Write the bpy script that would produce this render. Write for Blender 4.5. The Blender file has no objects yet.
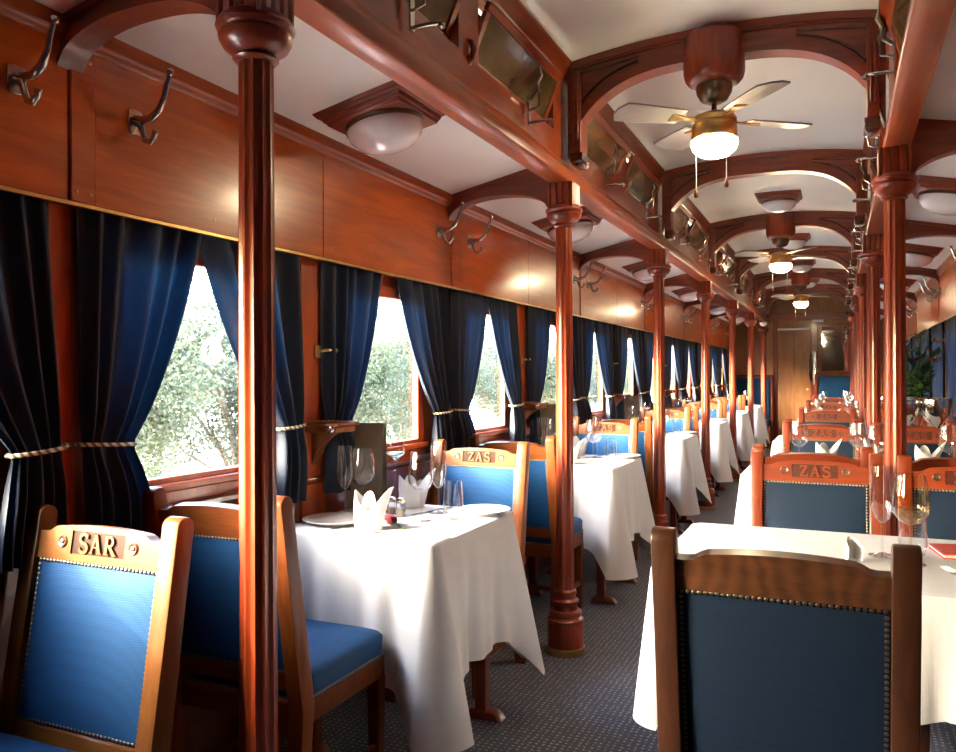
import bpy, bmesh, math, random
from mathutils import Vector, Matrix
R = random.Random(7)
PI = math.pi
scene = bpy.context.scene
COL = scene.collection

# ------------------------------------------------------------------ camera
F_PX, YAW, PITCH, ROLL, CAM_H = 802.27, 0.4228, -0.0012, -0.004, 1.268
cam_data = bpy.data.cameras.new('camera')
cam_data.sensor_width = 36.0
cam_data.lens = 36.0 * F_PX / 956.0
cam_data.clip_start = 0.05
cam = bpy.data.objects.new('camera', cam_data)
COL.objects.link(cam)
_f = Vector((-math.sin(YAW) * math.cos(PITCH), math.cos(YAW) * math.cos(PITCH), math.sin(PITCH)))
_r = Vector((math.cos(YAW), math.sin(YAW), 0))
_u = _r.cross(_f)
_r2 = _r * math.cos(ROLL) + _u * math.sin(ROLL)
_u2 = -_r * math.sin(ROLL) + _u * math.cos(ROLL)
M = Matrix.Identity(4)
for i in range(3):
    M[i][0], M[i][1], M[i][2] = _r2[i], _u2[i], -_f[i]
M[2][3] = CAM_H
cam.matrix_world = M
scene.camera = cam

# ------------------------------------------------------------------ light and exposure
scene.view_settings.view_transform = 'Standard'
scene.view_settings.look = 'None'
scene.view_settings.gamma = 1.0
scene.view_settings.use_curve_mapping = False
scene.view_settings.exposure = 2.05
scene.cycles.max_bounces = 10
scene.cycles.diffuse_bounces = 6
scene.cycles.transparent_max_bounces = 24
scene.cycles.caustics_reflective = False
scene.cycles.caustics_refractive = False
scene.cycles.sample_clamp_indirect = 6.0

SUN_DIR = Vector((0.74, 0.66, -0.42)).normalized()      # the way the sunlight travels
world = bpy.data.worlds.new('sky')
scene.world = world
world.use_nodes = True
wn = world.node_tree
wn.nodes.clear()
w_out = wn.nodes.new('ShaderNodeOutputWorld')
w_bg = wn.nodes.new('ShaderNodeBackground')
w_sky = wn.nodes.new('ShaderNodeTexSky')
w_sky.sky_type = 'NISHITA'
w_sky.sun_disc = False
w_sky.sun_elevation = math.asin(-SUN_DIR.z)
w_sky.sun_rotation = math.atan2(-SUN_DIR.x, -SUN_DIR.y)
w_sky.dust_density = 3.0
w_bg.inputs['Strength'].default_value = 2.1
wn.links.new(w_sky.outputs[0], w_bg.inputs[0])
wn.links.new(w_bg.outputs[0], w_out.inputs[0])
sun_d = bpy.data.lights.new('sun', 'SUN')
sun_d.energy = 2.7
sun_d.color = (1.0, 0.93, 0.82)
sun_d.angle = math.radians(0.8)
sun = bpy.data.objects.new('sun', sun_d)
COL.objects.link(sun)
sun.rotation_euler = SUN_DIR.to_track_quat('-Z', 'Y').to_euler()
FAN_LIGHT = 31.0

# ------------------------------------------------------------------ dimensions
C = -0.4735                 # centre line of the carriage
QC = 0.6725                 # columns, from the centre line
QV = 1.2465                 # face of the valance boards
QW = 1.315                  # face of the wall and pilasters
QG = 1.324                  # glass
D = 2.1275                  # bay length
Y1 = 1.385                  # first column line
YB, YE = Y1 - 2 * D, 15.05  # back end, far end wall
ZS, ZC = 2.15, 2.665        # side ceiling, clerestory ceiling at its edge
CAMBER = 0.06
def line_y(k): return Y1 + (k - 1) * D
def mid_y(k): return line_y(k) + D / 2 + 0.012
ORD = {-1: 'rearmost', 0: 'unseen', 1: 'first', 2: 'second', 3: 'third', 4: 'fourth', 5: 'fifth', 6: 'sixth', 7: 'seventh'}

# ------------------------------------------------------------------ materials
def new_mat(name):
    m = bpy.data.materials.new(name)
    m.use_nodes = True
    nt = m.node_tree
    nt.nodes.clear()
    out = nt.nodes.new('ShaderNodeOutputMaterial')
    return m, nt, out
def principled(nt, out, **kw):
    b = nt.nodes.new('ShaderNodeBsdfPrincipled')
    for k, v in kw.items():
        b.inputs[k].default_value = v
    nt.links.new(b.outputs[0], out.inputs[0])
    return b
def col4(c): return (c[0], c[1], c[2], 1.0)
def srgb(r, g, b):
    f = lambda c: (c / 255 / 12.92) if c / 255 <= 0.04045 else ((c / 255 + 0.055) / 1.055) ** 2.4
    return (f(r), f(g), f(b))
def ramp(nt, stops):
    n = nt.nodes.new('ShaderNodeValToRGB')
    e = n.color_ramp.elements
    while len(e) < len(stops): e.new(0.5)
    for el, (p, c) in zip(e, stops):
        el.position = p; el.color = col4(c)
    return n
def noise(nt, vec, scale, detail=4.0, rough=0.55, dist=0.0):
    n = nt.nodes.new('ShaderNodeTexNoise')
    n.inputs['Scale'].default_value = scale
    n.inputs['Detail'].default_value = detail
    n.inputs['Roughness'].default_value = rough
    n.inputs['Distortion'].default_value = dist
    if vec is not None: nt.links.new(vec, n.inputs['Vector'])
    return n
def coords(nt, scale=(1, 1, 1), kind='Object'):
    tc = nt.nodes.new('ShaderNodeTexCoord')
    mp = nt.nodes.new('ShaderNodeMapping')
    mp.inputs['Scale'].default_value = scale
    nt.links.new(tc.outputs[kind], mp.inputs['Vector'])
    return mp.outputs['Vector']
def bump(nt, height, b, strength=0.2, dist=0.002):
    n = nt.nodes.new('ShaderNodeBump')
    n.inputs['Strength'].default_value = strength
    n.inputs['Distance'].default_value = dist
    nt.links.new(height, n.inputs['Height'])
    nt.links.new(n.outputs[0], b.inputs['Normal'])
def wood(name, dark, light, axis='z', rough=0.3, coat=0.6, grain=1.0, figure=0.0, spec=0.5):
    m, nt, out = new_mat(name)
    b = principled(nt, out, Roughness=rough)
    b.inputs['Coat Weight'].default_value = coat
    b.inputs['Coat Roughness'].default_value = 0.14
    b.inputs['Specular IOR Level'].default_value = spec
    s = {'x': (1.2, 14, 14), 'y': (14, 1.2, 14), 'z': (14, 14, 1.2)}[axis]
    v = coords(nt, tuple(k * grain for k in s))
    n1 = noise(nt, v, 3.0, 6.0, 0.6, 1.2)
    info = nt.nodes.new('ShaderNodeObjectInfo')
    s2 = {'x': (0.8, 4, 4), 'y': (4, 0.8, 4), 'z': (4, 4, 0.8)}[axis]
    n2 = noise(nt, coords(nt, s2), 1.6, 3.0, 0.5, 2.0 + figure)
    mix = nt.nodes.new('ShaderNodeMath'); mix.operation = 'MULTIPLY_ADD'
    mix.inputs[1].default_value = 0.55
    nt.links.new(n1.outputs[0], mix.inputs[0])
    m2 = nt.nodes.new('ShaderNodeMath'); m2.operation = 'MULTIPLY'; m2.inputs[1].default_value = 0.45
    nt.links.new(n2.outputs[0], m2.inputs[0]); nt.links.new(m2.outputs[0], mix.inputs[2])
    last = mix.outputs[0]
    if figure:
        wv = nt.nodes.new('ShaderNodeTexWave')
        wv.inputs['Scale'].default_value = 9.0
        wv.inputs['Distortion'].default_value = 9.0
        wv.inputs['Detail'].default_value = 2.0
        wv.inputs['Detail Scale'].default_value = 0.8
        nt.links.new(coords(nt, (1.0, 1.0, 1.6)), wv.inputs['Vector'])
        a = nt.nodes.new('ShaderNodeMath'); a.operation = 'MULTIPLY_ADD'
        a.inputs[1].default_value = 0.22 * figure
        nt.links.new(wv.outputs['Fac'], a.inputs[0]); nt.links.new(last, a.inputs[2])
        last = a.outputs[0]
    rp = ramp(nt, [(0.32, dark), (0.68 + 0.12 * figure, light)])
    nt.links.new(last, rp.inputs[0])
    hs = nt.nodes.new('ShaderNodeHueSaturation')
    mv = nt.nodes.new('ShaderNodeMapRange')
    mv.inputs['To Min'].default_value = 0.86; mv.inputs['To Max'].default_value = 1.14
    nt.links.new(info.outputs['Random'], mv.inputs['Value'])
    nt.links.new(mv.outputs[0], hs.inputs['Value'])
    nt.links.new(rp.outputs[0], hs.inputs['Color'])
    nt.links.new(hs.outputs[0], b.inputs['Base Color'])
    bump(nt, n1.outputs[0], b, 0.02, 0.001)
    return m
def plain(name, c, rough=0.5, metal=0.0, coat=0.0, nz=0.12, nscale=30.0, bmp=0.0, **kw):
    m, nt, out = new_mat(name)
    b = principled(nt, out, Roughness=rough, Metallic=metal)
    b.inputs['Coat Weight'].default_value = coat
    for k, v in kw.items(): b.inputs[k].default_value = v
    n = noise(nt, coords(nt), nscale, 3.0)
    rp = ramp(nt, [(0.3, tuple(x * (1 - nz) for x in c)), (0.7, tuple(min(1, x * (1 + nz)) for x in c))])
    nt.links.new(n.outputs[0], rp.inputs[0])
    nt.links.new(rp.outputs[0], b.inputs['Base Color'])
    if bmp: bump(nt, n.outputs[0], b, bmp, 0.002)
    return m
def weave_cloth(name, c, scale=260.0, rough=0.75, sheen=0.4, contrast=0.25):
    m, nt, out = new_mat(name)
    b = principled(nt, out, Roughness=rough)
    b.inputs['Sheen Weight'].default_value = sheen * 0.15; b.inputs['Specular IOR Level'].default_value = 0.25
    b.inputs['Sheen Roughness'].default_value = 0.4
    v = coords(nt, (scale, scale, scale))
    ck = nt.nodes.new('ShaderNodeTexVoronoi')
    ck.inputs['Scale'].default_value = 1.0
    ck.inputs['Randomness'].default_value = 0.15
    nt.links.new(v, ck.inputs['Vector'])
    rp = ramp(nt, [(0.1, tuple(min(1, x * (1 + contrast)) for x in c)), (0.75, tuple(x * (1 - contrast) for x in c))])
    nt.links.new(ck.outputs['Distance'], rp.inputs[0])
    nt.links.new(rp.outputs[0], b.inputs['Base Color'])
    bump(nt, ck.outputs['Distance'], b, 0.25, 0.0015)
    return m
MAT = {}
MAT['mahogany'] = wood('mahogany_column', (0.115, 0.013, 0.003), (0.33, 0.046, 0.008), 'z', 0.34, 0.30)
MAT['mahogany_x'] = wood('mahogany_arch', (0.105, 0.015, 0.004), (0.28, 0.046, 0.010), 'x', 0.36, 0.22)
MAT['mahogany_y'] = wood('mahogany_beam', (0.14, 0.020, 0.005), (0.36, 0.062, 0.011), 'y', 0.34, 0.28)
MAT['valance'] = wood('varnished_panel', (0.32, 0.050, 0.004), (0.62, 0.125, 0.009), 'y', 0.28, 0.28, 0.7)
MAT['cornice'] = wood('varnished_cornice', (0.28, 0.045, 0.006), (0.46, 0.095, 0.014), 'y', 0.34, 0.25)
MAT['pilaster'] = wood('orange_pilaster', (0.30, 0.045, 0.006), (0.50, 0.095, 0.013), 'z', 0.36, 0.2)
MAT['dado'] = wood('dado_panel', (0.10, 0.020, 0.007), (0.20, 0.045, 0.013), 'y', 0.28, 0.8)
MAT['endwood'] = wood('end_wall_veneer', (0.20, 0.075, 0.018), (0.36, 0.15, 0.042), 'z', 0.45, 0.2)
MAT['oak_gold'] = wood('golden_oak', (0.085, 0.027, 0.005), (0.18, 0.064, 0.012), 'z', 0.42, 0.08, spec=0.2)
MAT['oak_gold_x'] = wood('golden_oak_rail', (0.085, 0.027, 0.005), (0.18, 0.064, 0.012), 'x', 0.45, 0.05, spec=0.15)
MAT['oak'] = wood('orange_oak', (0.095, 0.022, 0.004), (0.21, 0.056, 0.010), 'z', 0.42, 0.1, spec=0.25)
MAT['oak_x'] = wood('orange_oak_rail', (0.085, 0.020, 0.004), (0.18, 0.048, 0.009), 'x', 0.45, 0.05, spec=0.15)
MAT['red'] = wood('red_oak', (0.105, 0.016, 0.004), (0.22, 0.036, 0.008), 'z', 0.36, 0.25)
MAT['red_x'] = wood('red_oak_rail', (0.105, 0.016, 0.004), (0.22, 0.036, 0.008), 'x', 0.36, 0.25)
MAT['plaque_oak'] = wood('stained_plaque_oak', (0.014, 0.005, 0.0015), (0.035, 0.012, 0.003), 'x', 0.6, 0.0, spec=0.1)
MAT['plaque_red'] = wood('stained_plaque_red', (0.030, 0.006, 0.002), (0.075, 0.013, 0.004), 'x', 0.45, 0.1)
MAT['dark'] = wood('shaded_oak', (0.030, 0.009, 0.003), (0.080, 0.026, 0.009), 'z', 0.38, 0.4)  # oak of the near right chairs, with their shade put into the colour
MAT['dark_x'] = wood('dark_shaded_oak_rail', (0.028, 0.009, 0.003), (0.115, 0.042, 0.014), 'x', 0.38, 0.4, 1.0, 1.0)  # near chairs' shade put into the oak; plain dark wood on tables and rosettes
MAT['dark_trim'] = wood('dark_moulding', (0.035, 0.010, 0.005), (0.10, 0.028, 0.011), 'x', 0.25, 0.8)
MAT['ceiling'] = plain('cream_ceiling_paint', (0.86, 0.875, 0.82), 0.55, nz=0.03, nscale=2.0)
MAT['blue'] = weave_cloth('blue_upholstery', srgb(14, 64, 106), 200.0, 0.75, 0.25, 0.15)
MAT['navy'] = weave_cloth('shaded_blue_upholstery', srgb(9, 30, 50), 200.0, 0.75, 0.25, 0.15)  # blue upholstery with the shade of the right-hand chairs put into it
MAT['cloth'] = weave_cloth('white_linen', (0.64, 0.635, 0.62), 300.0, 0.85, 0.15, 0.05)
MAT['napkin'] = weave_cloth('napkin_linen', (0.70, 0.69, 0.68), 400.0, 0.8, 0.1, 0.04)
MAT['brass'] = plain('brass', (0.62, 0.42, 0.16), 0.28, 1.0, nz=0.1)
MAT['nail'] = plain('antique_nail', (0.20, 0.16, 0.11), 0.35, 1.0)
MAT['pewter'] = plain('pewter', (0.50, 0.46, 0.41), 0.22, 1.0)
MAT['bronze'] = plain('bronze', (0.20, 0.15, 0.09), 0.35, 1.0)
MAT['silver'] = plain('silver', (0.75, 0.74, 0.72), 0.12, 1.0, nz=0.03)
MAT['steel'] = plain('cutlery_steel', (0.45, 0.45, 0.46), 0.2, 1.0, nz=0.03)
MAT['china'] = plain('white_china', (0.72, 0.71, 0.69), 0.15, coat=0.6, nz=0.01)
MAT['blade'] = wood('fan_blade_wood', (0.17, 0.155, 0.14), (0.24, 0.22, 0.20), 'x', 0.4, 0.3)
MAT['black'] = plain('black_plastic', (0.012, 0.012, 0.012), 0.4)
MAT['menu'] = plain('brown_menu_cover', (0.20, 0.155, 0.10), 0.5, bmp=0.1)
MAT['rose_red'] = plain('rose_petal', (0.34, 0.02, 0.035), 0.6)
MAT['leaf'] = plain('green_leaf', (0.05, 0.14, 0.03), 0.5)
MAT['orange_petal'] = plain('orange_petal', (0.42, 0.12, 0.03), 0.6)
MAT['red_card'] = plain('red_card', (0.50, 0.06, 0.04), 0.5)
MAT['paper'] = plain('white_paper', (0.80, 0.78, 0.74), 0.7, nz=0.02)
MAT['opal'] = plain('opal_glass', (0.78, 0.75, 0.74), 0.18, coat=0.5, nz=0.01)
MAT['ground'] = plain('pale_bounce_ground', (0.62, 0.60, 0.53), 0.9, nz=0.2, nscale=1.5)  # pale gravel tone, lightened to bounce daylight up to the ceiling
MAT['bark'] = plain('bark', (0.20, 0.17, 0.13), 0.9, nz=0.3)
MAT['amber'] = plain('amber_vent_glass', (0.11, 0.075, 0.026), 0.12, coat=0.7, nz=0.5, nscale=5.0)
MAT['mirror'] = plain('mirror_silvering', (0.75, 0.74, 0.70), 0.03, 1.0, nz=0.01)

def mk_carpet():
    m, nt, out = new_mat('dotted_carpet')
    b = principled(nt, out, Roughness=0.85)
    b.inputs['Sheen Weight'].default_value = 0.25
    v = coords(nt, (44, 44, 44))
    vo = nt.nodes.new('ShaderNodeTexVoronoi')
    vo.inputs['Scale'].default_value = 1.0
    vo.inputs['Randomness'].default_value = 0.22
    nt.links.new(v, vo.inputs['Vector'])
    rp = ramp(nt, [(0.17, (0.34, 0.34, 0.36)), (0.30, (0.024, 0.034, 0.062))])
    nt.links.new(vo.outputs['Distance'], rp.inputs[0])
    n = noise(nt, coords(nt), 3.0, 3.0)
    n2 = noise(nt, coords(nt), 260.0, 2.0)
    mx = nt.nodes.new('ShaderNodeMix'); mx.data_type = 'RGBA'; mx.blend_type = 'MULTIPLY'
    mx.inputs[0].default_value = 1.0
    r2 = ramp(nt, [(0.3, (0.7, 0.7, 0.72)), (0.7, (1.0, 1.0, 1.0))])
    nt.links.new(n2.outputs[0], r2.inputs[0])
    nt.links.new(rp.outputs[0], mx.inputs[6]); nt.links.new(r2.outputs[0], mx.inputs[7])
    nt.links.new(mx.outputs[2], b.inputs['Base Color'])
    bump(nt, n2.outputs[0], b, 0.4, 0.003)
    return m
MAT['carpet'] = mk_carpet()
def mk_velvet():
    m, nt, out = new_mat('navy_velvet')
    d = nt.nodes.new('ShaderNodeBsdfPrincipled')
    d.inputs['Roughness'].default_value = 0.7
    d.inputs['Sheen Weight'].default_value = 0.08
    d.inputs['Sheen Tint'].default_value = (0.2, 0.5, 0.9, 1)
    d.inputs['Sheen Roughness'].default_value = 0.35
    n = noise(nt, coords(nt, (1, 30, 1)), 6.0, 3.0)
    rp = ramp(nt, [(0.3, srgb(6, 16, 29)), (0.7, srgb(10, 28, 48))])
    nt.links.new(n.outputs[0], rp.inputs[0])
    nt.links.new(rp.outputs[0], d.inputs['Base Color'])
    t = nt.nodes.new('ShaderNodeBsdfTranslucent')
    t.inputs['Color'].default_value = col4(srgb(40, 105, 175))
    mx = nt.nodes.new('ShaderNodeMixShader'); mx.inputs[0].default_value = 0.014
    nt.links.new(d.outputs[0], mx.inputs[1]); nt.links.new(t.outputs[0], mx.inputs[2])
    nt.links.new(mx.outputs[0], out.inputs[0])
    return m
MAT['velvet'] = mk_velvet()
def mk_rope():
    m, nt, out = new_mat('braided_cord')
    b = principled(nt, out, Roughness=0.7)
    wv = nt.nodes.new('ShaderNodeTexWave'); wv.bands_direction = 'DIAGONAL'
    wv.inputs['Scale'].default_value = 26.0
    nt.links.new(coords(nt), wv.inputs['Vector'])
    rp = ramp(nt, [(0.35, (0.10, 0.08, 0.05)), (0.5, (0.62, 0.54, 0.38))])
    nt.links.new(wv.outputs['Fac'], rp.inputs[0]); nt.links.new(rp.outputs[0], b.inputs['Base Color'])
    return m
MAT['rope'] = mk_rope()
def mk_glass(name, tint=(1, 1, 1), refl=1.0, base=0.03):
    m, nt, out = new_mat(name)
    tr = nt.nodes.new('ShaderNodeBsdfTransparent'); tr.inputs[0].default_value = col4(tint)
    gl = nt.nodes.new('ShaderNodeBsdfGlossy'); gl.inputs['Roughness'].default_value = 0.02
    lw = nt.nodes.new('ShaderNodeLayerWeight'); lw.inputs['Blend'].default_value = 0.5
    fr = nt.nodes.new('ShaderNodeMath'); fr.operation = 'POWER'; fr.inputs[1].default_value = 2.6
    nt.links.new(lw.outputs['Facing'], fr.inputs[0])
    ml = nt.nodes.new('ShaderNodeMath'); ml.operation = 'MULTIPLY_ADD'; ml.use_clamp = True
    ml.inputs[1].default_value = refl * 0.8; ml.inputs[2].default_value = base
    mx = nt.nodes.new('ShaderNodeMixShader')
    nt.links.new(fr.outputs[0], ml.inputs[0]); nt.links.new(ml.outputs[0], mx.inputs[0])
    nt.links.new(tr.outputs[0], mx.inputs[1]); nt.links.new(gl.outputs[0], mx.inputs[2])
    nt.links.new(mx.outputs[0], out.inputs[0])
    return m
MAT['glass'] = mk_glass('clear_crystal', (0.975, 0.98, 0.98), 1.2, 0.06)
MAT['wine_glass'] = mk_glass('pale_gold_crystal', (0.975, 0.94, 0.80), 1.2, 0.06)
MAT['pane'] = mk_glass('window_glass', (0.97, 0.98, 0.98), 0.7, 0.0)
def mk_emit(name, c, s):
    m, nt, out = new_mat(name)
    e = nt.nodes.new('ShaderNodeEmission')
    e.inputs[0].default_value = col4(c); e.inputs[1].default_value = s
    nt.links.new(e.outputs[0], out.inputs[0])
    return m
MAT['lit_bowl'] = mk_emit('lit_frosted_bowl', (1.0, 0.80, 0.50), FAN_LIGHT)
def mk_foliage(name, a, b2):
    m, nt, out = new_mat(name)
    n = noise(nt, coords(nt), 3.0, 3.0)
    rp = ramp(nt, [(0.35, a), (0.65, b2)])
    nt.links.new(n.outputs[0], rp.inputs[0])
    d = nt.nodes.new('ShaderNodeBsdfDiffuse'); t = nt.nodes.new('ShaderNodeBsdfTranslucent')
    nt.links.new(rp.outputs[0], d.inputs[0]); nt.links.new(rp.outputs[0], t.inputs[0])
    mx = nt.nodes.new('ShaderNodeMixShader'); mx.inputs[0].default_value = 0.45
    nt.links.new(d.outputs[0], mx.inputs[1]); nt.links.new(t.outputs[0], mx.inputs[2])
    nt.links.new(mx.outputs[0], out.inputs[0])
    return m
MAT['decal'] = mk_foliage('white_decal', (0.75, 0.75, 0.75), (0.85, 0.85, 0.85))
MAT['foliage1'] = mk_foliage('grey_green_foliage', (0.08, 0.10, 0.07), (0.16, 0.18, 0.13))
MAT['foliage2'] = mk_foliage('yellow_green_foliage', (0.09, 0.11, 0.065), (0.18, 0.20, 0.13))

# ------------------------------------------------------------------ mesh helpers
class MB:
    def __init__(self): self.v = []; self.f = []
    def add(self, vs, fs, m=None):
        o = len(self.v)
        self.v += [tuple(m @ Vector(p)) if m is not None else tuple(p) for p in vs]
        self.f += [tuple(i + o for i in f) for f in fs]
        return self
    def box(self, x0, x1, y0, y1, z0, z1, m=None):
        vs = [(x, y, z) for x in (x0, x1) for y in (y0, y1) for z in (z0, z1)]
        return self.add(vs, [(0, 1, 3, 2), (4, 6, 7, 5), (0, 4, 5, 1), (2, 3, 7, 6), (0, 2, 6, 4), (1, 5, 7, 3)], m)
    def taper(self, c0, s0, c1, s1, m=None):           # rectangle (centre, half sizes) at two heights
        vs = []
        for (c, s) in ((c0, s0), (c1, s1)):
            vs += [(c[0] - s[0], c[1] - s[1], c[2]), (c[0] + s[0], c[1] - s[1], c[2]), (c[0] + s[0], c[1] + s[1], c[2]), (c[0] - s[0], c[1] + s[1], c[2])]
        return self.add(vs, [(3, 2, 1, 0), (4, 5, 6, 7), (0, 1, 5, 4), (1, 2, 6, 5), (2, 3, 7, 6), (3, 0, 4, 7)], m)
    def prism(self, poly, a0, a1, axis='y', m=None):   # polygon in the other two axes, extruded along axis
        n = len(poly)
        def P(p, a): return {'y': (p[0], a, p[1]), 'x': (a, p[0], p[1]), 'z': (p[0], p[1], a)}[axis]
        vs = [P(p, a0) for p in poly] + [P(p, a1) for p in poly]
        fs = [tuple(range(n - 1, -1, -1)), tuple(range(n, 2 * n))]
        fs += [(i, (i + 1) % n, n + (i + 1) % n, n + i) for i in range(n)]
        return self.add(vs, fs, m)
    def band(self, top, bot, a0, a1, axis='y', m=None):  # strip solid between two polylines of equal length
        n = len(top)
        def P(p, a): return {'y': (p[0], a, p[1]), 'x': (a, p[0], p[1]), 'z': (p[0], p[1], a)}[axis]
        vs = [P(p, a) for a in (a0, a1) for p in list(top) + list(bot)]
        fs = []
        k = 2 * n
        for i in range(n - 1):
            fs += [(i, i + 1, n + i + 1, n + i), (k + i, k + n + i, k + n + i + 1, k + i + 1),
                   (i, k + i, k + i + 1, i + 1), (n + i, n + i + 1, k + n + i + 1, k + n + i)]
        fs += [(0, n, k + n, k), (n - 1, k + n - 1, k + 2 * n - 1, 2 * n - 1)]
        return self.add(vs, fs, m)
    def lathe(self, prof, n=24, c=(0, 0, 0), rf=None, m=None, close=False):
        vs, fs = [], []
        for j, (r, z) in enumerate(prof):
            for i in range(n):
                a = 2 * PI * i / n
                rr = r * (rf(a) if rf else 1)
                vs.append((c[0] + rr * math.cos(a), c[1] + rr * math.sin(a), c[2] + z))
        L = len(prof)
        for j in range(L - 1):
            for i in range(n):
                fs.append((j * n + i, j * n + (i + 1) % n, (j + 1) * n + (i + 1) % n, (j + 1) * n + i))
        if close:
            for i in range(n): fs.append(((L - 1) * n + i, (L - 1) * n + (i + 1) % n, (i + 1) % n, i))
        else:
            if prof[0][0] > 1e-5: fs.append(tuple(range(n - 1, -1, -1)))
            if prof[-1][0] > 1e-5: fs.append(tuple((L - 1) * n + i for i in range(n)))
        return self.add(vs, fs, m)
    def tube(self, pts, r, n=8, m=None, closed=False):
        pts = [Vector(p) for p in pts]
        L = len(pts)
        rs = r if isinstance(r, (list, tuple)) else [r] * L
        vs, fs = [], []
        up = None
        for i, p in enumerate(pts):
            if closed: t = pts[(i + 1) % L] - pts[i - 1]
            else: t = pts[min(i + 1, L - 1)] - pts[max(i - 1, 0)]
            t.normalize()
            if up is None:
                up = Vector((0, 0, 1)) if abs(t.z) < 0.9 else Vector((1, 0, 0))
            a = (up - t * up.dot(t)).normalized(); b = t.cross(a); up = a
            for k in range(n):
                w = 2 * PI * k / n
                vs.append(p + a * math.cos(w) * rs[i] + b * math.sin(w) * rs[i])
        for j in range(L if closed else L - 1):
            j2 = (j + 1) % L
            for k in range(n):
                fs.append((j * n + k, j * n + (k + 1) % n, j2 * n + (k + 1) % n, j2 * n + k))
        if not closed:
            fs += [tuple(range(n - 1, -1, -1)), tuple((L - 1) * n + k for k in range(n))]
        return self.add(vs, fs, m)
    def ribbon(self, pts, w, h0, h1, m=None):           # flat stroke in xz, raised along y
        L = len(pts); lf, rt = [], []
        for i in range(L):
            a = Vector(pts[max(i - 1, 0)]); b = Vector(pts[min(i + 1, L - 1)])
            t = (b - a).normalized(); nn = Vector((-t.y, t.x)); p = Vector(pts[i])
            ww = w[i] if isinstance(w, list) else w
            lf.append(tuple(p + nn * ww / 2)); rt.append(tuple(p - nn * ww / 2))
        return self.band(lf, rt, h0, h1, 'y', m)
    def grid(self, P, nu, nv, m=None, wrap=False):
        vs = [P(i / (nu if wrap else nu - 1), j / (nv - 1)) for j in range(nv) for i in range(nu)]
        fs = []
        for j in range(nv - 1):
            for i in range(nu if wrap else nu - 1):
                i2 = (i + 1) % nu
                fs.append((j * nu + i, j * nu + i2, (j + 1) * nu + i2, (j + 1) * nu + i))
        return self.add(vs, fs, m)
    def mesh(self, name, mat, smooth=True, bevel=0.0, seg=1, angle=38, solid=0.0, weld=False):
        me = bpy.data.meshes.new(name)
        me.from_pydata(self.v, [], self.f)
        bm = bmesh.new(); bm.from_mesh(me)
        if weld: bmesh.ops.remove_doubles(bm, verts=bm.verts, dist=1e-5)
        bmesh.ops.recalc_face_normals(bm, faces=bm.faces)
        if bevel:
            es = [e for e in bm.edges if len(e.link_faces) == 2 and e.calc_face_angle(0) > math.radians(40)]
            bmesh.ops.bevel(bm, geom=es, offset=bevel, segments=seg, affect='EDGES', profile=0.5, clamp_overlap=True)
        if solid:
            bmesh.ops.solidify(bm, geom=bm.faces[:], thickness=solid)
        bm.to_mesh(me); bm.free()
        me.materials.append(MAT[mat] if isinstance(mat, str) else mat)
        if smooth:
            me.shade_smooth()
            me.set_sharp_from_angle(angle=math.radians(angle))
        return me
    def build(self, name, mat, parent=None, **kw):
        return link(name, self.mesh(name, mat, **kw), parent)
def link(name, me, parent=None):
    o = bpy.data.objects.new(name, me)
    COL.objects.link(o)
    if parent is not None: o.parent = parent
    return o
def tag(o, label, cat, group=None):
    o['label'] = label; o['category'] = cat
    if group: o['group'] = group
    return o
def thing(name, label, cat, loc=(0, 0, 0), rz=0.0, group=None):
    o = bpy.data.objects.new(name, None)
    o.empty_display_size = 0.05
    COL.objects.link(o)
    o.location = loc; o.rotation_euler = (0, 0, rz)
    return tag(o, label, cat, group)
def struct(o):
    o['kind'] = 'structure'; return o
def stuff(o):
    o['kind'] = 'stuff'; return o
KIDS = {}
def copy_tree(o, parent=None):
    c = o.copy(); COL.objects.link(c)
    if parent is not None:
        c.parent = parent; c.matrix_parent_inverse = o.matrix_parent_inverse
    if o.name not in KIDS: KIDS[o.name] = list(o.children)
    for ch in KIDS[o.name]: copy_tree(ch, c)
    return c
USED = set()
def place(proto, label, loc, rz=0.0, group=None):        # first use moves the prototype itself
    if proto.name in USED: o = copy_tree(proto)
    else:
        KIDS[proto.name] = list(proto.children); USED.add(proto.name); o = proto
    o.location = loc; o.rotation_euler = (0, 0, rz); o['label'] = label
    if group: o['group'] = group
    return o
def X(s, q): return C + s * q

# ================================================================== SHELL
fl = MB().box(X(-1, 1.45), X(1, 1.45), YB, YE, -0.06, 0.0).build('floor', 'carpet', smooth=False)
struct(fl)
gd = MB().box(-60, 60, -40, 80, -1.25, -1.15).build('ground', 'ground', smooth=False)
struct(gd)

# centre ceiling with a slight camber, side ceilings flat
def ceil_z(q): return ZC + CAMBER * (1 - (q / QC) ** 2)
def side_z(q): return 2.245 - 0.195 * (q - 0.72) - 0.03 * (q - 0.72) ** 2   # side ceilings rise towards the beam
xs = [(-1 + 2 * i / 16) * (QC + 0.06) for i in range(17)]
ce = MB().band([(C + x, ceil_z(x) + 0.03) for x in xs], [(C + x, ceil_z(x)) for x in xs], YB, YE, 'y').build('ceiling', 'ceiling')
struct(ce)
for s in (-1, 1):
    qs = [QC + 0.02 + (1.30 - QC - 0.02) * i / 10 for i in range(11)]
    o = MB().band([(X(s, q), side_z(q) + 0.03) for q in qs], [(X(s, q), side_z(q)) for q in qs], YB, YE, 'y').build('ceiling', 'ceiling')
    struct(o)
roof = MB().band([(C + x * 2.1, 2.90 - 0.35 * (x * 1.3) ** 2) for x in xs], [(C + x * 2.1, 2.87 - 0.35 * (x * 1.3) ** 2) for x in xs], YB - 0.1, YE + 0.1, 'y').build('ceiling', 'dark_trim')
struct(roof)

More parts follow.
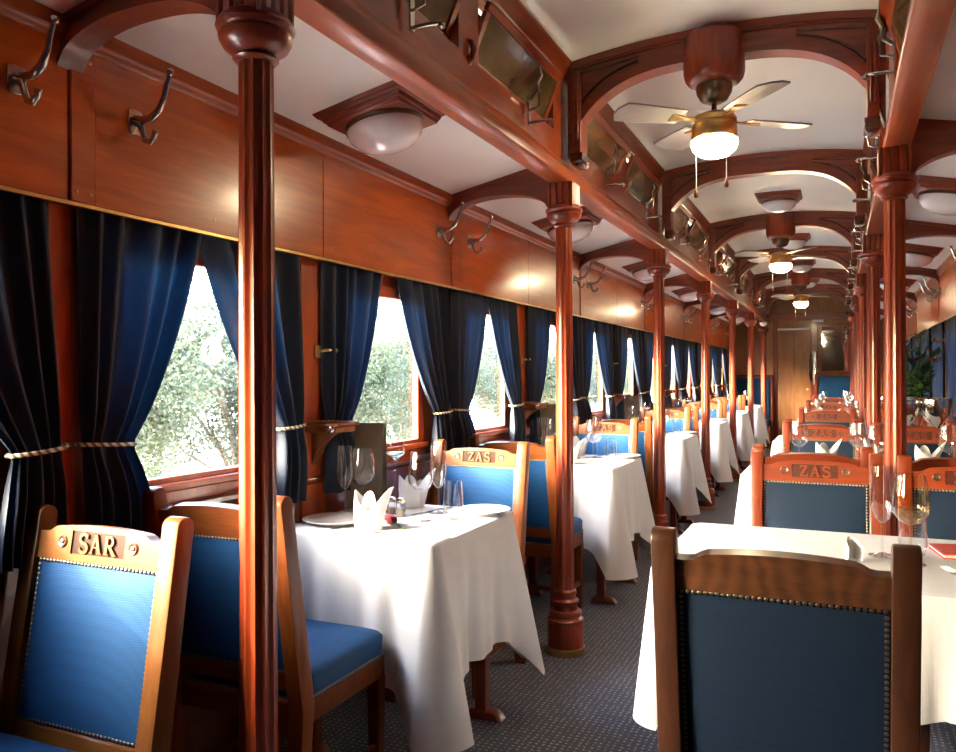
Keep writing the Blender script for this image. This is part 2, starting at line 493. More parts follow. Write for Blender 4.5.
# side walls
WIN_A, WIN_B = (0.19, 0.83), (1.26, 1.90)
Z_SILL, Z_HEAD = 0.955, 1.615
WIN_N = [0]
HOOKS = []
def wall(s):
    side = 'left' if s < 0 else 'right'
    w = MB()
    def bx(q0, q1, y0, y1, z0, z1, mb=w):
        a, b = sorted((X(s, q0), X(s, q1))); mb.box(a, b, y0, y1, z0, z1)
    bx(QW, 1.336, YB, YE, 0.0, Z_SILL)
    bx(QW, 1.336, YB, YE, Z_HEAD, ZS + 0.02)
    ks = range(-1, 7)
    edges = [YB]
    for k in ks:
        y = line_y(k)
        edges += [y + WIN_A[0], y + WIN_A[1], y + WIN_B[0], y + WIN_B[1]]
    edges.append(YE)
    for i in range(0, len(edges), 2): bx(QW, 1.336, edges[i], edges[i + 1], Z_SILL, Z_HEAD)
    wl = struct(w.build('wall_' + side, 'pilaster', smooth=False))
    # varnished valance boards, two to a bay, a post strip at each column line
    for k in ks:
        y = line_y(k)
        for (a, b) in ((y + 0.075, y + D / 2 - 0.0015), (y + D / 2 + 0.0015, y + D - 0.003)):
            m = MB(); bx(QV, QW, a, b, 1.70, 2.085, m); m.build('panel', 'valance', wl, bevel=0.002)
        m = MB(); bx(QV - 0.006, QW, y, y + 0.072, 1.70, 2.085, m); m.build('panel_strip', 'valance', wl, bevel=0.003)
        m = MB()
        for yy in (y + 0.015, y + 0.057):
            for zz in (1.725, 2.055):
                m.lathe([(0.0045, 0), (0.004, 0.002), (0.0, 0.003)], 8, m=Matrix.Translation((X(s, QV - 0.006), yy, zz)) @ Matrix.Rotation(-s * PI / 2, 4, 'Y'))
        for yy in (y + 0.5, y + D / 2 + 0.05, y + 1.6):
            m.lathe([(0.0045, 0), (0.004, 0.002), (0.0, 0.003)], 8, m=Matrix.Translation((X(s, QV), yy, 1.74)) @ Matrix.Rotation(-s * PI / 2, 4, 'Y'))
        m.build('screw', 'brass', wl)
        # dado boards below the sill and the pilaster between the two windows
        for (a, b) in ((y + 0.003, y + D / 2 - 0.08), (y + D / 2 + 0.08, y + D - 0.003)):
            m = MB(); bx(QW - 0.018, QW, a, b, 0.10, 0.86, m); m.build('dado_board', 'dado', wl, bevel=0.004)
        m = MB(); bx(QW - 0.022, QW, y + D / 2 - 0.075, y + D / 2 + 0.075, 0.10, 1.70, m); m.build('pilaster', 'pilaster', wl, bevel=0.004)
        m = MB(); bx(QW - 0.022, QW, y - 0.05, y + 0.05, 0.10, 1.70, m); m.build('pilaster', 'pilaster', wl, bevel=0.004)
        for (a, b) in (WIN_A, WIN_B):
            WIN_N[0] += 1
            fr = MB()
            fw = 0.035
            bx(QW - 0.012, 1.334, y + a - fw, y + a + 0.012, Z_SILL, Z_HEAD, fr); bx(QW - 0.012, 1.334, y + b - 0.012, y + b + fw, Z_SILL, Z_HEAD, fr)
            bx(QW - 0.012, 1.334, y + a - fw, y + b + fw, Z_HEAD - 0.012, Z_HEAD + 0.035, fr); bx(QW - 0.012, 1.334, y + a + 0.012, y + b - 0.012, Z_SILL, Z_SILL + 0.02, fr)
            wf = struct(fr.build('window_%d' % WIN_N[0], 'pilaster', bevel=0.003))
            g = MB(); bx(QG, QG + 0.004, y + a + 0.012, y + b - 0.012, Z_SILL + 0.02, Z_HEAD - 0.012, g)
            g.build('pane', 'pane', wf, smooth=False)
            sl = MB(); bx(QW - 0.032, QW - 0.012, y + a - 0.06, y + b + 0.06, Z_SILL - 0.022, Z_SILL + 0.003, sl)
            sl.build('sill', 'pilaster', wf, bevel=0.005)
            if s < 0 and k == 1 and a == WIN_A[0]:
                st = MB()
                st.lathe([(0.030, 0), (0.042, 0), (0.042, 0.0015), (0.030, 0.0015)], 28, close=True)
                st.tube([(-0.012, -0.018, 0.001), (0, 0.02, 0.001), (0.012, -0.018, 0.001)], 0.0022, 5)
                st.tube([(-0.008, -0.005, 0.001), (0.008, -0.005, 0.001)], 0.002, 5)
                st.lathe([(0.006, 0), (0.006, 0.0015)], 10, c=(0, 0.022, 0))
                so = st.build('sticker', 'decal', wf)
                so.matrix_local = Matrix.Translation((X(s, QG - 0.003), 1.955, 1.345)) @ Matrix(((0, 0, 1, 0), (1, 0, 0, 0), (0, 1, 0, 0), (0, 0, 0, 1)))
    m = MB(); bx(QV - 0.004, QV + 0.012, YB, YE, 1.690, 1.699, m); b = m.build('trim_%d' % (1 if s < 0 else 2), 'brass', smooth=False); struct(b)
    m = MB()
    q = [(QV + 0.06, 2.155), (QV - 0.024, 2.155), (QV - 0.022, 2.104), (QV - 0.012, 2.098), (QV - 0.010, 2.090), (QV - 0.002, 2.082), (QV + 0.06, 2.082)]
    m.prism([(X(s, a), z) for a, z in q], YB, YE, 'y'); struct(m.build('trim_%d' % (3 if s < 0 else 4), 'cornice', bevel=0.003))
    m = MB(); bx(QW - 0.03, QW - 0.001, YB, YE, 0.87, 0.895, m); struct(m.build('trim_%d' % (5 if s < 0 else 6), 'dado', bevel=0.006))
    m = MB(); bx(QW - 0.025, QW, YB, YE, 0.0, 0.10, m); struct(m.build('baseboard_' + side, 'dado', bevel=0.006))
    # clerestory beam and wall
    m = MB()
    q = [(QC + 0.055, ZS + 0.001), (QC + 0.055, ZS - 0.010), (QC - 0.034, ZS - 0.010), (QC - 0.040, ZS - 0.004), (QC - 0.034, ZS + 0.046), (QC - 0.026, ZS + 0.050), (QC - 0.026, ZS + 0.056), (QC - 0.014, ZS + 0.060), (QC - 0.014, ZS + 0.085), (QC + 0.055, ZS + 0.11)]
    m.prism([(X(s, a), z) for a, z in q], YB, YE, 'y'); struct(m.build('trim_%d' % (7 if s < 0 else 8), 'cornice', bevel=0.002))
    m = MB()
    bx(QC - 0.008, QC + 0.03, YB, YE, ZS + 0.08, 2.345, m); bx(QC - 0.008, QC + 0.03, YB, YE, 2.585, ZC + 0.03, m)
    ed = [YB]
    for k in ks:
        y = line_y(k); ed += [y + 0.20, y + 1.00, y + 1.16, y + 1.96]
    ed.append(YE)
    for i in range(0, len(ed), 2): bx(QC - 0.008, QC + 0.03, ed[i], ed[i + 1], 2.345, 2.585, m)
    struct(m.build('wall_%s_clerestory' % side, 'mahogany_y', smooth=False))
    m = MB(); bx(QC + 0.17, QC + 0.19, YB, YE, 2.28, 2.72, m); struct(m.build('wall_%s_clerestory_outer' % side, 'dark_trim', smooth=False))  # backing panel added behind the vents to make them light-tight
    m = MB()
    q = [(QC + 0.02, 2.60), (QC - 0.02, 2.60), (QC - 0.028, 2.612), (QC - 0.040, 2.640), (QC - 0.055, 2.655), (QC - 0.058, 2.675), (QC + 0.02, 2.675)]
    m.prism([(X(s, a), z) for a, z in q], YB, YE, 'y'); struct(m.build('trim_%d' % (9 if s < 0 else 10), 'mahogany_y', bevel=0.002))
    return wl
WALL_L = wall(-1)
WALL_R = wall(1)

# hopper vents in the clerestory: sash tilted into the car, amber glass, metal catch
def vent_meshes(s):
    sash, pane, catch = MB(), MB(), MB()
    L, H, t, fw = 0.79, 0.225, 0.022, 0.032
    for (y0, y1, z0, z1) in ((0, L, 0, fw), (0, L, H - fw, H), (0, fw, fw, H - fw), (L - fw, L, fw, H - fw)):
        sash.box(-t / 2, t / 2, y0, y1, z0, z1)
    pane.box(-0.003, 0.003, fw, L - fw, fw, H - fw)
    i = -s                                             # towards the middle of the car
    yb = 0.44
    catch.box(*sorted((i * 0.016, i * 0.022)), yb - 0.012, yb + 0.012, -0.10, 0.01)
    catch.tube([(i * 0.02, yb, -0.09), (i * 0.075, yb + 0.01, -0.085), (i * 0.105, yb + 0.02, -0.082)], 0.006, 8)
    catch.lathe([(0.0, -0.012), (0.011, -0.006), (0.011, 0.006), (0, 0.012)], 10, c=(i * 0.105, yb + 0.02, -0.09))
    catch.tube([(i * 0.022, yb, 0.0), (i * 0.06, yb, 0.03), (i * 0.055, yb, 0.06), (i * 0.07, yb, 0.09), (i * 0.065, yb, 0.125)], [0.007, 0.009, 0.006, 0.008, 0.003], 8)
    catch.tube([(i * 0.022, yb, -0.04), (i * 0.06, yb, -0.03), (i * 0.066, yb, 0.03)], 0.005, 8)
    return (sash.mesh('sash', 'mahogany_y', bevel=0.004), pane.mesh('pane', 'amber', smooth=False), catch.mesh('catch', 'pewter'))
for s in (-1, 1):
    sm, pm, cm = vent_meshes(s)
    for k in range(-1, 7):
        for off in (0.205, 1.165):
            WIN_N[0] += 1
            tilt = math.radians(R.choice([24, 27, 30]) if s < 0 else R.choice([18, 24]))
            o = struct(link('window_%d' % WIN_N[0], sm))
            o.location = (X(s, QC + 0.046), line_y(k) + off, 2.358)
            o.rotation_euler = (0, -s * tilt, 0)
            link('pane', pm, o)
            c = link('catch', cm, o)
            c.matrix_local = Matrix.Rotation(s * tilt, 4, 'Y') @ Matrix.Translation((-s * 0.055, 0, 0))

# ================================================================== COLUMNS AND ARCHES
def column_proto():
    t = thing('column', '', 'column')
    def flute(a): return 1 - 0.10 * abs(math.sin(a * 6)) ** 0.8 * 0 - 0.085 * (0.5 - 0.5 * math.cos(a * 12)) ** 0.6
    def shaft_r(z): return 0.0375 + 0.004 * (1 - (z - 0.3) / 1.65)
    MB().lathe([(shaft_r(z), z) for z in (0.27, 0.6, 1.0, 1.4, 1.8, 1.95)], 72, rf=flute).build('shaft', 'mahogany', t, angle=50)
    MB().lathe([(0.079, 0.028), (0.082, 0.03), (0.082, 0.135), (0.079, 0.142), (0.084, 0.146), (0.084, 0.156), (0.076, 0.162), (0.071, 0.172), (0.076, 0.178), (0.072, 0.192), (0.056, 0.198), (0.053, 0.222), (0.060, 0.226), (0.062, 0.238), (0.056, 0.245), (0.048, 0.25), (0.046, 0.265), (0.051, 0.27), (0.050, 0.282), (0.042, 0.29), (0.036, 0.292)], 32).build('base', 'mahogany', t, angle=40)
    MB().lathe([(0.088, 0.0), (0.090, 0.004), (0.088, 0.030), (0.082, 0.032)], 32).build('base_ring', 'brass', t)
    MB().lathe([(0.036, 1.940), (0.044, 1.943), (0.049, 1.949), (0.044, 1.955), (0.052, 1.960), (0.068, 1.972), (0.077, 1.988), (0.079, 1.998), (0.074, 2.003), (0.081, 2.008), (0.0845, 2.016), (0.082, 2.024), (0.073, 2.028), (0.074, 2.034), (0.066, 2.040), (0.05, 2.042)], 40).build('capital', 'mahogany', t, angle=30)
    b = MB()
    hw = 0.058
    pts = []
    for (ax, ay, bx_, by_) in ((-1, -1, 1, -1), (1, -1, 1, 1), (1, 1, -1, 1), (-1, 1, -1, -1)):
        for i in range(16):
            u = i / 16
            x = ax + (bx_ - ax) * u; y = ay + (by_ - ay) * u
            g = 0.10 if (i % 4 in (2,)) and 1 < i < 15 else 0.0
            nx, ny = ((0, -1), (1, 0), (0, 1), (-1, 0))[[(-1, -1), (1, -1), (1, 1), (-1, 1)].index((ax, ay))]
            pts.append(((x - nx * g) * hw, (y - ny * g) * hw))
    b.prism(pts, 2.02, ZS - 0.012, 'z')
    b.build('block', 'mahogany', t, smooth=False)
    return t
colp = column_proto()
for k in range(1, 8):
    for s in (-1, 1):
        if s < 0:
            lab = 'fluted mahogany column, %s from the viewer in the window-side row of the aisle' % ORD[k]
        else:
            lab = 'fluted mahogany column, %s along the row standing by the four-seat tables' % ORD[k]
        place(colp, lab, (X(s, QC), line_y(k), 0), group='fluted columns')

def centre_arch():
    t = thing('arch', '', 'arch')
    n = 41
    xs_ = [(-1 + 2 * i / (n - 1)) for i in range(n)]
    qq = QC - 0.03
    top = [(x * qq, ceil_z(x * qq) + 0.004) for x in xs_]
    def low(x):                                         # flat elliptical soffit with tight haunches
        a = abs(x)
        return 2.245 + 0.355 * (1 - a ** 3.2) ** 0.62
    bot = [(x * qq, low(x)) for x in xs_]
    MB().band(top, bot, -0.032, 0.032).build('board', 'mahogany_x', t, angle=30)
    rim = MB()
    def offs(d):
        o = []
        for i in range(n):
            a = Vector(bot[max(i - 1, 0)]); b = Vector(bot[min(i + 1, n - 1)])
            tt = (b - a).normalized(); nn = Vector((tt.y, -tt.x))
            o.append(tuple(Vector(bot[i]) - nn * d))
        return o
    i0, i1 = 1, n - 1
    rim.band(offs(0.030)[i0:i1], offs(-0.006)[i0:i1], -0.045, 0.045)
    rim.band([(x, z + 0.0) for x, z in top], [(x, z - 0.034) for x, z in top], -0.050, 0.050)
    rim.band([(x, z - 0.034) for x, z in top], [(x, z - 0.044) for x, z in top], -0.041, 0.041)
    rim.build('moulding', 'mahogany_x', t, angle=30)
    for sg in (-1, 1):                                  # spandrel beads and the end posts
        sp = MB()
        x0, x1 = 0.60 * qq * sg, (0.935) * qq * sg
        pp = []
        for i in range(10):
            u = 0.50 + 0.43 * i / 9
            z = low(u) + 0.060 + 0.02 * i / 9
            pp.append((sg * u * qq, 0, min(z, ceil_z(u * qq) - 0.062)))
        for y in (-0.034, 0.034):
            sp.tube([(a, y, c) for a, b, c in pp], 0.006, 6)
            sp.tube([(sg * 0.50 * qq, y, ceil_z(.5 * qq) - 0.060), (sg * 0.935 * qq, y, ceil_z(.93 * qq) - 0.060)], 0.005, 6)
            sp.tube([(sg * 0.935 * qq, y, ceil_z(.93 * qq) - 0.060), (sg * 0.935 * qq, y, pp[-1][2])], 0.005, 6)
        sp.build('spandrel_bead', 'dark_trim', t)
        po = MB()
        po.box(sg * (QC - 0.075) - 0.022, sg * (QC - 0.075) + 0.022, -0.055, 0.055, 2.25, 2.625)
        for y in (-0.056, 0.056):
            for dx in (-0.012, 0.004):
                po.box(sg * (QC - 0.075) + dx, sg * (QC - 0.075) + dx + 0.008, y - 0.004, y + 0.004, 2.32, 2.62)
        po.build('end_post', 'mahogany_x', t, bevel=0.003)
        pe = MB()
        pe.taper((sg * (QC - 0.078), 0, 2.205), (0.020, 0.046), (sg * (QC - 0.078), 0, 2.225), (0.030, 0.060))
        pe.box(sg * (QC - 0.078) - 0.028, sg * (QC - 0.078) + 0.028, -0.058, 0.058, 2.225, 2.262)
        pe.build('pendant', 'dark_trim', t, bevel=0.003)
    return t
archp = centre_arch()
for k in range(1, 8):
    place(archp, 'curved mahogany arch over the aisle at the %s pair of columns' % ORD[k], (C, line_y(k), 0), group='arches under the raised ceiling')

def side_arch(s):
    t = thing('side_arch', '', 'arch')
    q0, q1 = QC + 0.058, QV - 0.003
    n = 25
    us = [i / (n - 1) for i in range(n)]
    def q(u): return q0 + (q1 - q0) * u
    top = [(C + s * q(u), side_z(q(u)) + 0.004) for u in us]
    def low(u): return 2.025 + 0.092 * (1 - abs(2 * u - 1) ** 2.4) ** 0.6
    bot = [(C + s * q(u), low(u)) for u in us]
    MB().band(top, bot, -0.026, 0.026).build('board', 'mahogany_x', t, angle=30)
    rim = MB()
    rim.band([(x, z + 0.016) for x, z in bot], [(x, z - 0.006) for x, z in bot], -0.036, 0.036)
    rim.band(top, [(x, z - 0.022) for x, z in top], -0.036, 0.036)
    rim.build('moulding', 'mahogany_x', t, angle=30)
    return t
for s in (-1, 1):
    sp = side_arch(s)
    for k in range(1, 8):
        lab = 'small mahogany arch bracing the %s column to the %s wall' % (ORD[k], 'left window' if s < 0 else 'right')
        place(sp, lab, (0, line_y(k), 0), group='side arches')

# ================================================================== CURTAINS
def curtain_mesh(seed, w_top, w_tie, flip, closed=False):
    r = random.Random(seed)
    ph = r.random() * 6.28
    nf = r.choice([4, 5, 5])
    zt, zk, zb = 1.72, 1.088, 0.83
    ph2 = r.random() * 6
    def P(u, v):
        z = zt + (zb - zt) * v
        vt = (zt - zk) / (zt - zb)
        if closed: w = w_top
        elif v < vt:
            k = v / vt
            w = w_top + (w_tie - w_top) * (0.72 * k + 0.28 * k ** 3)
        else:
            k = (v - vt) / (1 - vt)
            w = w_tie * (1 + 0.35 * math.sin(k * PI * 0.55))
        y = u * w
        uu = u + 0.03 * math.sin(u * 9 + ph2)
        pinch = 1.0 if closed else 1 - 0.45 * math.exp(-((v - vt) / 0.06) ** 2)
        amp = (0.014 + 0.010 * v) * pinch
        x = amp * math.sin(2 * PI * nf * uu + ph + 0.6 * math.sin(v * 3 + u * 4)) + 0.006 * math.sin(2 * PI * 2.3 * u + ph2 + v * 2)
        x += 0.022 * v
        if not closed: x += 0.012 * math.exp(-((v - vt - 0.15) / 0.12) ** 2)
        return (x, y if not flip else -y, z)
    m = MB().grid(P, 96, 34)
    return m.mesh('drape', 'velvet', angle=180), (w_tie, zk)
def tie_mesh(w, flip, zk):
    m = MB()
    pts = []
    for i in range(28):
        a = 2 * PI * i / 28
        y = w / 2 + (w / 2 + 0.010) * math.cos(a)
        x = 0.034 * math.sin(a) + 0.020
        pts.append((x, y if not flip else -y, zk + 0.010 * (1 - y / w)))
    m.tube(pts, 0.0055, 7, closed=True)
    y = -0.012 if not flip else 0.012
    m.tube([(0.0, y, zk + 0.01), (-0.02, y * 2.2, zk + 0.012), (-0.045, y * 2.5, zk + 0.012)], 0.0045, 6)
    return m.mesh('tieback', 'rope')
CUR = []
for i in range(3):
    nm, inf = curtain_mesh(10 + i, 0.43 + 0.02 * i, 0.155, False)
    fm, _ = curtain_mesh(20 + i, 0.44 + 0.02 * i, 0.125, True)
    CUR.append((nm, tie_mesh(0.155, False, 1.088), fm, tie_mesh(0.125, True, 1.088)))
CLOSED = curtain_mesh(33, 1.02, 1.02, False, True)[0]
spec = [(0.035, False, 'near', 'first'), (0.935, True, 'far', 'first'), (1.095, False, 'near', 'second'), (2.105, True, 'far', 'second')]
for s in (-1, 1):
    for k in range(-1, 7):
        y = line_y(k)
        if s < 0 and k == -1:  # unseen curtains, drawn to keep window light off the near right chair
            for j, off in enumerate((0.03, 1.08)):
                t = thing('curtain', 'unseen navy curtain drawn to block light over the %s left window far behind the viewer' % ('first', 'second')[j], 'curtain', (X(s, QV + 0.030), y + off, 0), 0, 'navy curtains')
                link('drape', CLOSED, t)
            continue
        if s > 0:  # bays beside and behind the viewer: unseen, closed to block light
            for j, off in enumerate((0.03, 1.08)):
                t = thing('curtain', 'drawn navy velvet curtain over the %s window of the right wall, bay %s' % (('first', 'second')[j], 'unseen behind viewer' if k < 0 else 'unseen beside viewer' if k == 0 else ORD[k]), 'curtain', (X(s, QV + 0.030), y + off, 0), 0, 'navy curtains')
                link('drape', CLOSED, t)
            continue
        if k == 0:  # added shut and out of view, to cut the light from this window
            t = thing('curtain', 'unseen navy curtain drawn to block light over the left window beside the viewer', 'curtain', (X(s, QV + 0.030), y + 0.03, 0), 0, 'navy curtains')
            link('drape', CLOSED, t)
        for j, (off, flip, nf, wn_) in enumerate(spec):
            if k == 0 and j < 2: continue
            nm, nt_, fm, ft = CUR[(k + j) % 3]
            bay = 'beside the nearest chair' if k == 0 else 'unseen behind viewer' if k < 0 else '%s bay' % ORD[k]
            lab = 'navy velvet curtain tied back, %s side of the %s %s window, %s' % (nf, wn_, 'left' if s < 0 else 'right', bay)
            t = thing('curtain', lab, 'curtain', (X(s, QV + 0.026), y + off, 0), 0, 'navy curtains')
            link('drape', fm if flip else nm, t)
            tb = link('tieback', ft if flip else nt_, t)
            if s > 0: tb.scale = (-1, 1, 1)

# ================================================================== HOOKS, SHELVES, LATCHES
def hook_proto(s):
    t = thing('coat_hook', '', 'hook')
    i = -s
    MB().prism([(-0.020, -0.030), (0.020, -0.030), (0.024, -0.02), (0.024, 0.030), (0.016, 0.036), (-0.016, 0.036), (-0.024, 0.030), (-0.024, -0.02)], *sorted((0, i * 0.006)), 'x').build('plate', 'pewter', t, bevel=0.0015)
    MB().tube([(i * a, 0, z) for a, z in ((0.004, 0.012), (0.030, 0.006), (0.060, 0.006), (0.088, 0.024), (0.106, 0.056), (0.116, 0.090), (0.126, 0.112))], [0.011, 0.010, 0.011, 0.010, 0.0075, 0.0065, 0.006], 10).lathe([(0, -0.011), (0.008, -0.007), (0.010, 0), (0.008, 0.007), (0, 0.011)], 10, c=(i * 0.128, 0, 0.118)).build('upper_prong', 'pewter', t)
    MB().tube([(i * a, 0, z) for a, z in ((0.004, 0.002), (0.022, -0.004), (0.030, -0.026), (0.040, -0.050), (0.058, -0.056), (0.072, -0.042), (0.076, -0.028))], [0.012, 0.011, 0.008, 0.008, 0.008, 0.008, 0.009], 10).build('lower_prong', 'pewter', t)
    return t
for s in (-1, 1):
    hp = hook_proto(s)
    for k in range(1, 8):
        for off, w in ((-0.14, 'before'), (0.20, 'after')):
            if k == 7 and off > 0: continue
            lab = 'twin-prong metal coat hook on the %s wall just %s the %s column' % ('left' if s < 0 else 'right', w, ORD[k])
            place(hp, lab, (X(s, QV), line_y(k) + off, 1.945), group='coat hooks')
def shelf_proto():
    t = thing('bracket_shelf', '', 'shelf')
    MB().box(0.0, 0.150, -0.075, 0.075, 0.0, 0.016).box(0.004, 0.140, -0.066, 0.066, -0.022, 0.0).build('board', 'oak', t, bevel=0.004)
    n = 12
    top = [(0.0 + 0.115 * i / n, -0.022) for i in range(n + 1)]
    bot = [(0.115 * i / n, -0.022 - 0.120 * (1 - math.sin(PI / 2 * (i / n))) - 0.004) for i in range(n + 1)]
    MB().band(top, bot, -0.016, 0.016).build('bracket', 'oak', t, bevel=0.003)
    MB().lathe([(0, -0.014), (0.012, -0.009), (0.015, 0), (0.012, 0.009), (0, 0.014)], 14, m=Matrix.Translation((0.125, -0.076, -0.008)) @ Matrix.Rotation(PI / 2, 4, 'X')).build('knob', 'silver', t)
    return t
shp = shelf_proto()
for k in range(1, 7):
    place(shp, 'little carved wooden bracket shelf on the window pillar above the %s two-seat table' % ORD[k], (X(-1, QW - 0.022), mid_y(k) - 0.012, 1.085), group='bracket shelves')
def latch_proto():
    t = thing('window_latch', '', 'latch')
    MB().box(0, 0.008, -0.030, 0.012, -0.026, 0.020).build('plate', 'brass', t, bevel=0.002)
    MB().tube([(0.004, 0.0, 0.0), (0.03, 0.02, 0.004), (0.034, 0.06, 0.002)], 0.006, 8).lathe([(0, -0.01), (0.009, 0), (0, 0.01)], 10, c=(0.034, 0.064, 0.002)).build('lever', 'brass', t)
    return t
lp = latch_proto()
for k in range(1, 5):
    place(lp, 'small brass window latch on the pillar above the %s two-seat table' % ORD[k], (X(-1, QW - 0.022), mid_y(k) + 0.02, 1.36), group='window latches')
def pull_mesh():
    m = MB()
    m.tube([(0, 0, 0.035), (0.012, 0, 0.028), (0.020, 0, 0.0), (0.012, 0, -0.028), (0, 0, -0.035)], [0.009, 0.010, 0.011, 0.010, 0.009], 10)
    m.lathe([(0.017, 0), (0.017, 0.005), (0.012, 0.009), (0, 0.009)], 16, m=Matrix.Translation((0, 0, -0.030)) @ Matrix.Rotation(PI / 2, 4, 'Y'))
    return m.mesh('vent_pull', 'mahogany')
pm = pull_mesh()
for k in range(1, 5):
    o = link('vent_pull', pm)
    o.location = (X(-1, QC - 0.006), line_y(k) + 1.082, 2.365)
    tag(o, 'turned wooden pull between the two hopper vents of the %s left bay' % ORD[k], 'handle', 'vent pulls')

# ================================================================== CEILING LAMPS AND FANS
def lamp_proto():
    t = thing('ceiling_lamp', '', 'lamp')
    m = MB()
    for (h, z0, z1) in ((0.178, -0.016, 0.0), (0.170, -0.024, -0.016), (0.156, -0.040, -0.024), (0.146, -0.052, -0.040)):
        m.taper((0, 0, z0), (h * 0.955, h * 0.955), (0, 0, z1), (h, h))
    m.build('mount_plate', 'mahogany_x', t, bevel=0.002)
    MB().lathe([(0.138, -0.052), (0.140, -0.058), (0.138, -0.066), (0.128, -0.068)], 40).build('rim', 'bronze', t)
    MB().lathe([(0.132, -0.060), (0.134, -0.072), (0.128, -0.092), (0.105, -0.118), (0.07, -0.134), (0.035, -0.141), (0.0, -0.143)], 40).build('shade', 'opal', t, angle=80)
    return t
lampp = lamp_proto()
for k in range(1, 7):
    for s in (-1, 1):
        lo_ = place(lampp, 'square wooden ceiling lamp with white dome over the %s %s table' % (ORD[k], 'two-seat' if s < 0 else 'four-seat'),
              (X(s, 0.985), line_y(k) + D / 2 - (0.02 if s < 0 else 0), side_z(0.985) + 0.003), group='side ceiling lamps')
        lo_.rotation_euler = (0, s * math.atan(0.20), 0)
for k in range(3, 7):
    place(lampp, 'square wooden ceiling lamp with white dome over the aisle in the %s bay' % ORD[k], (C + 0.03, line_y(k) + D / 2 + 0.28, ceil_z(0) + 0.001), group='aisle ceiling lamps')
def fan_proto():
    t = thing('ceiling_fan', '', 'fan')
    MB().lathe([(0.105, 2.695), (0.122, 2.68), (0.126, 2.60), (0.126, 2.53), (0.120, 2.505), (0.108, 2.490), (0.085, 2.478)], 36).build('mount', 'mahogany', t)
    MB().lathe([(0.074, 2.482), (0.076, 2.47), (0.072, 2.445), (0.055, 2.415), (0.03, 2.402), (0.012, 2.400)], 32).build('canopy', 'bronze', t)
    MB().lathe([(0.011, 2.41), (0.011, 2.345)], 12).build('rod', 'bronze', t)
    MB().lathe([(0.02, 2.362), (0.055, 2.358), (0.086, 2.345), (0.092, 2.335), (0.092, 2.318), (0.086, 2.314), (0.086, 2.306), (0.093, 2.302), (0.095, 2.258), (0.090, 2.250), (0.086, 2.245)], 36).build('motor_housing', 'brass', t)
    MB().lathe([(0.088, 2.248), (0.096, 2.243), (0.096, 2.228), (0.086, 2.204), (0.062, 2.184), (0.032, 2.174), (0.0, 2.172)], 36).build('light_bowl', 'lit_bowl', t, angle=80)
    for (x, y, z) in ((-0.066, -0.062, 2.03), (0.058, -0.072, 2.06)):
        m = MB()
        m.tube([(x, y, 2.26), (x, y, z)], 0.0018, 6)
        c = m.build('pull_chain', 'paper', t)
        MB().lathe([(0.0, 0.012), (0.004, 0.008), (0.009, -0.012), (0.008, -0.022), (0.0, -0.025)], 12, c=(x, y, z - 0.01)).build('pull_knob', 'oak', c)
    for i in range(4):
        a = math.radians(38 + 90 * i)
        n = 12
        def out(u): return 0.055 + 0.018 * math.sin(PI * min(1, u * 1.1) * 0.5) - (0.050 * max(0, (u - 0.9) / 0.1) ** 2)
        tp = [(0.15 + 0.30 * j / n, out(j / n)) for j in range(n + 1)]
        bt = [(0.15 + 0.30 * j / n, -out(j / n)) for j in range(n + 1)]
        Mx = Matrix.Rotation(a, 4, 'Z') @ Matrix.Translation((0, 0, 2.335)) @ Matrix.Rotation(math.radians(10), 4, 'X')
        b = MB().band(tp, bt, -0.004, 0.004, 'z', m=Mx).build('blade', 'blade', t, bevel=0.0015)
        MB().band([(0.07, 0.014), (0.14, 0.012), (0.20, 0.030)], [(0.07, -0.014), (0.14, -0.012), (0.20, -0.030)], -0.010, -0.004, 'z', m=Mx).build('blade_arm', 'brass', b)
    return t
fanp = fan_proto()
for k, lab in ((2, 'nearest lit ceiling fan hanging from the arch, its pull chains largest'), (4, 'middle lit ceiling fan of the three over the aisle'), (6, 'farthest lit ceiling fan of the three over the aisle')):
    place(fanp, lab, (C - 0.005, line_y(k), 0.012), group='ceiling fans')

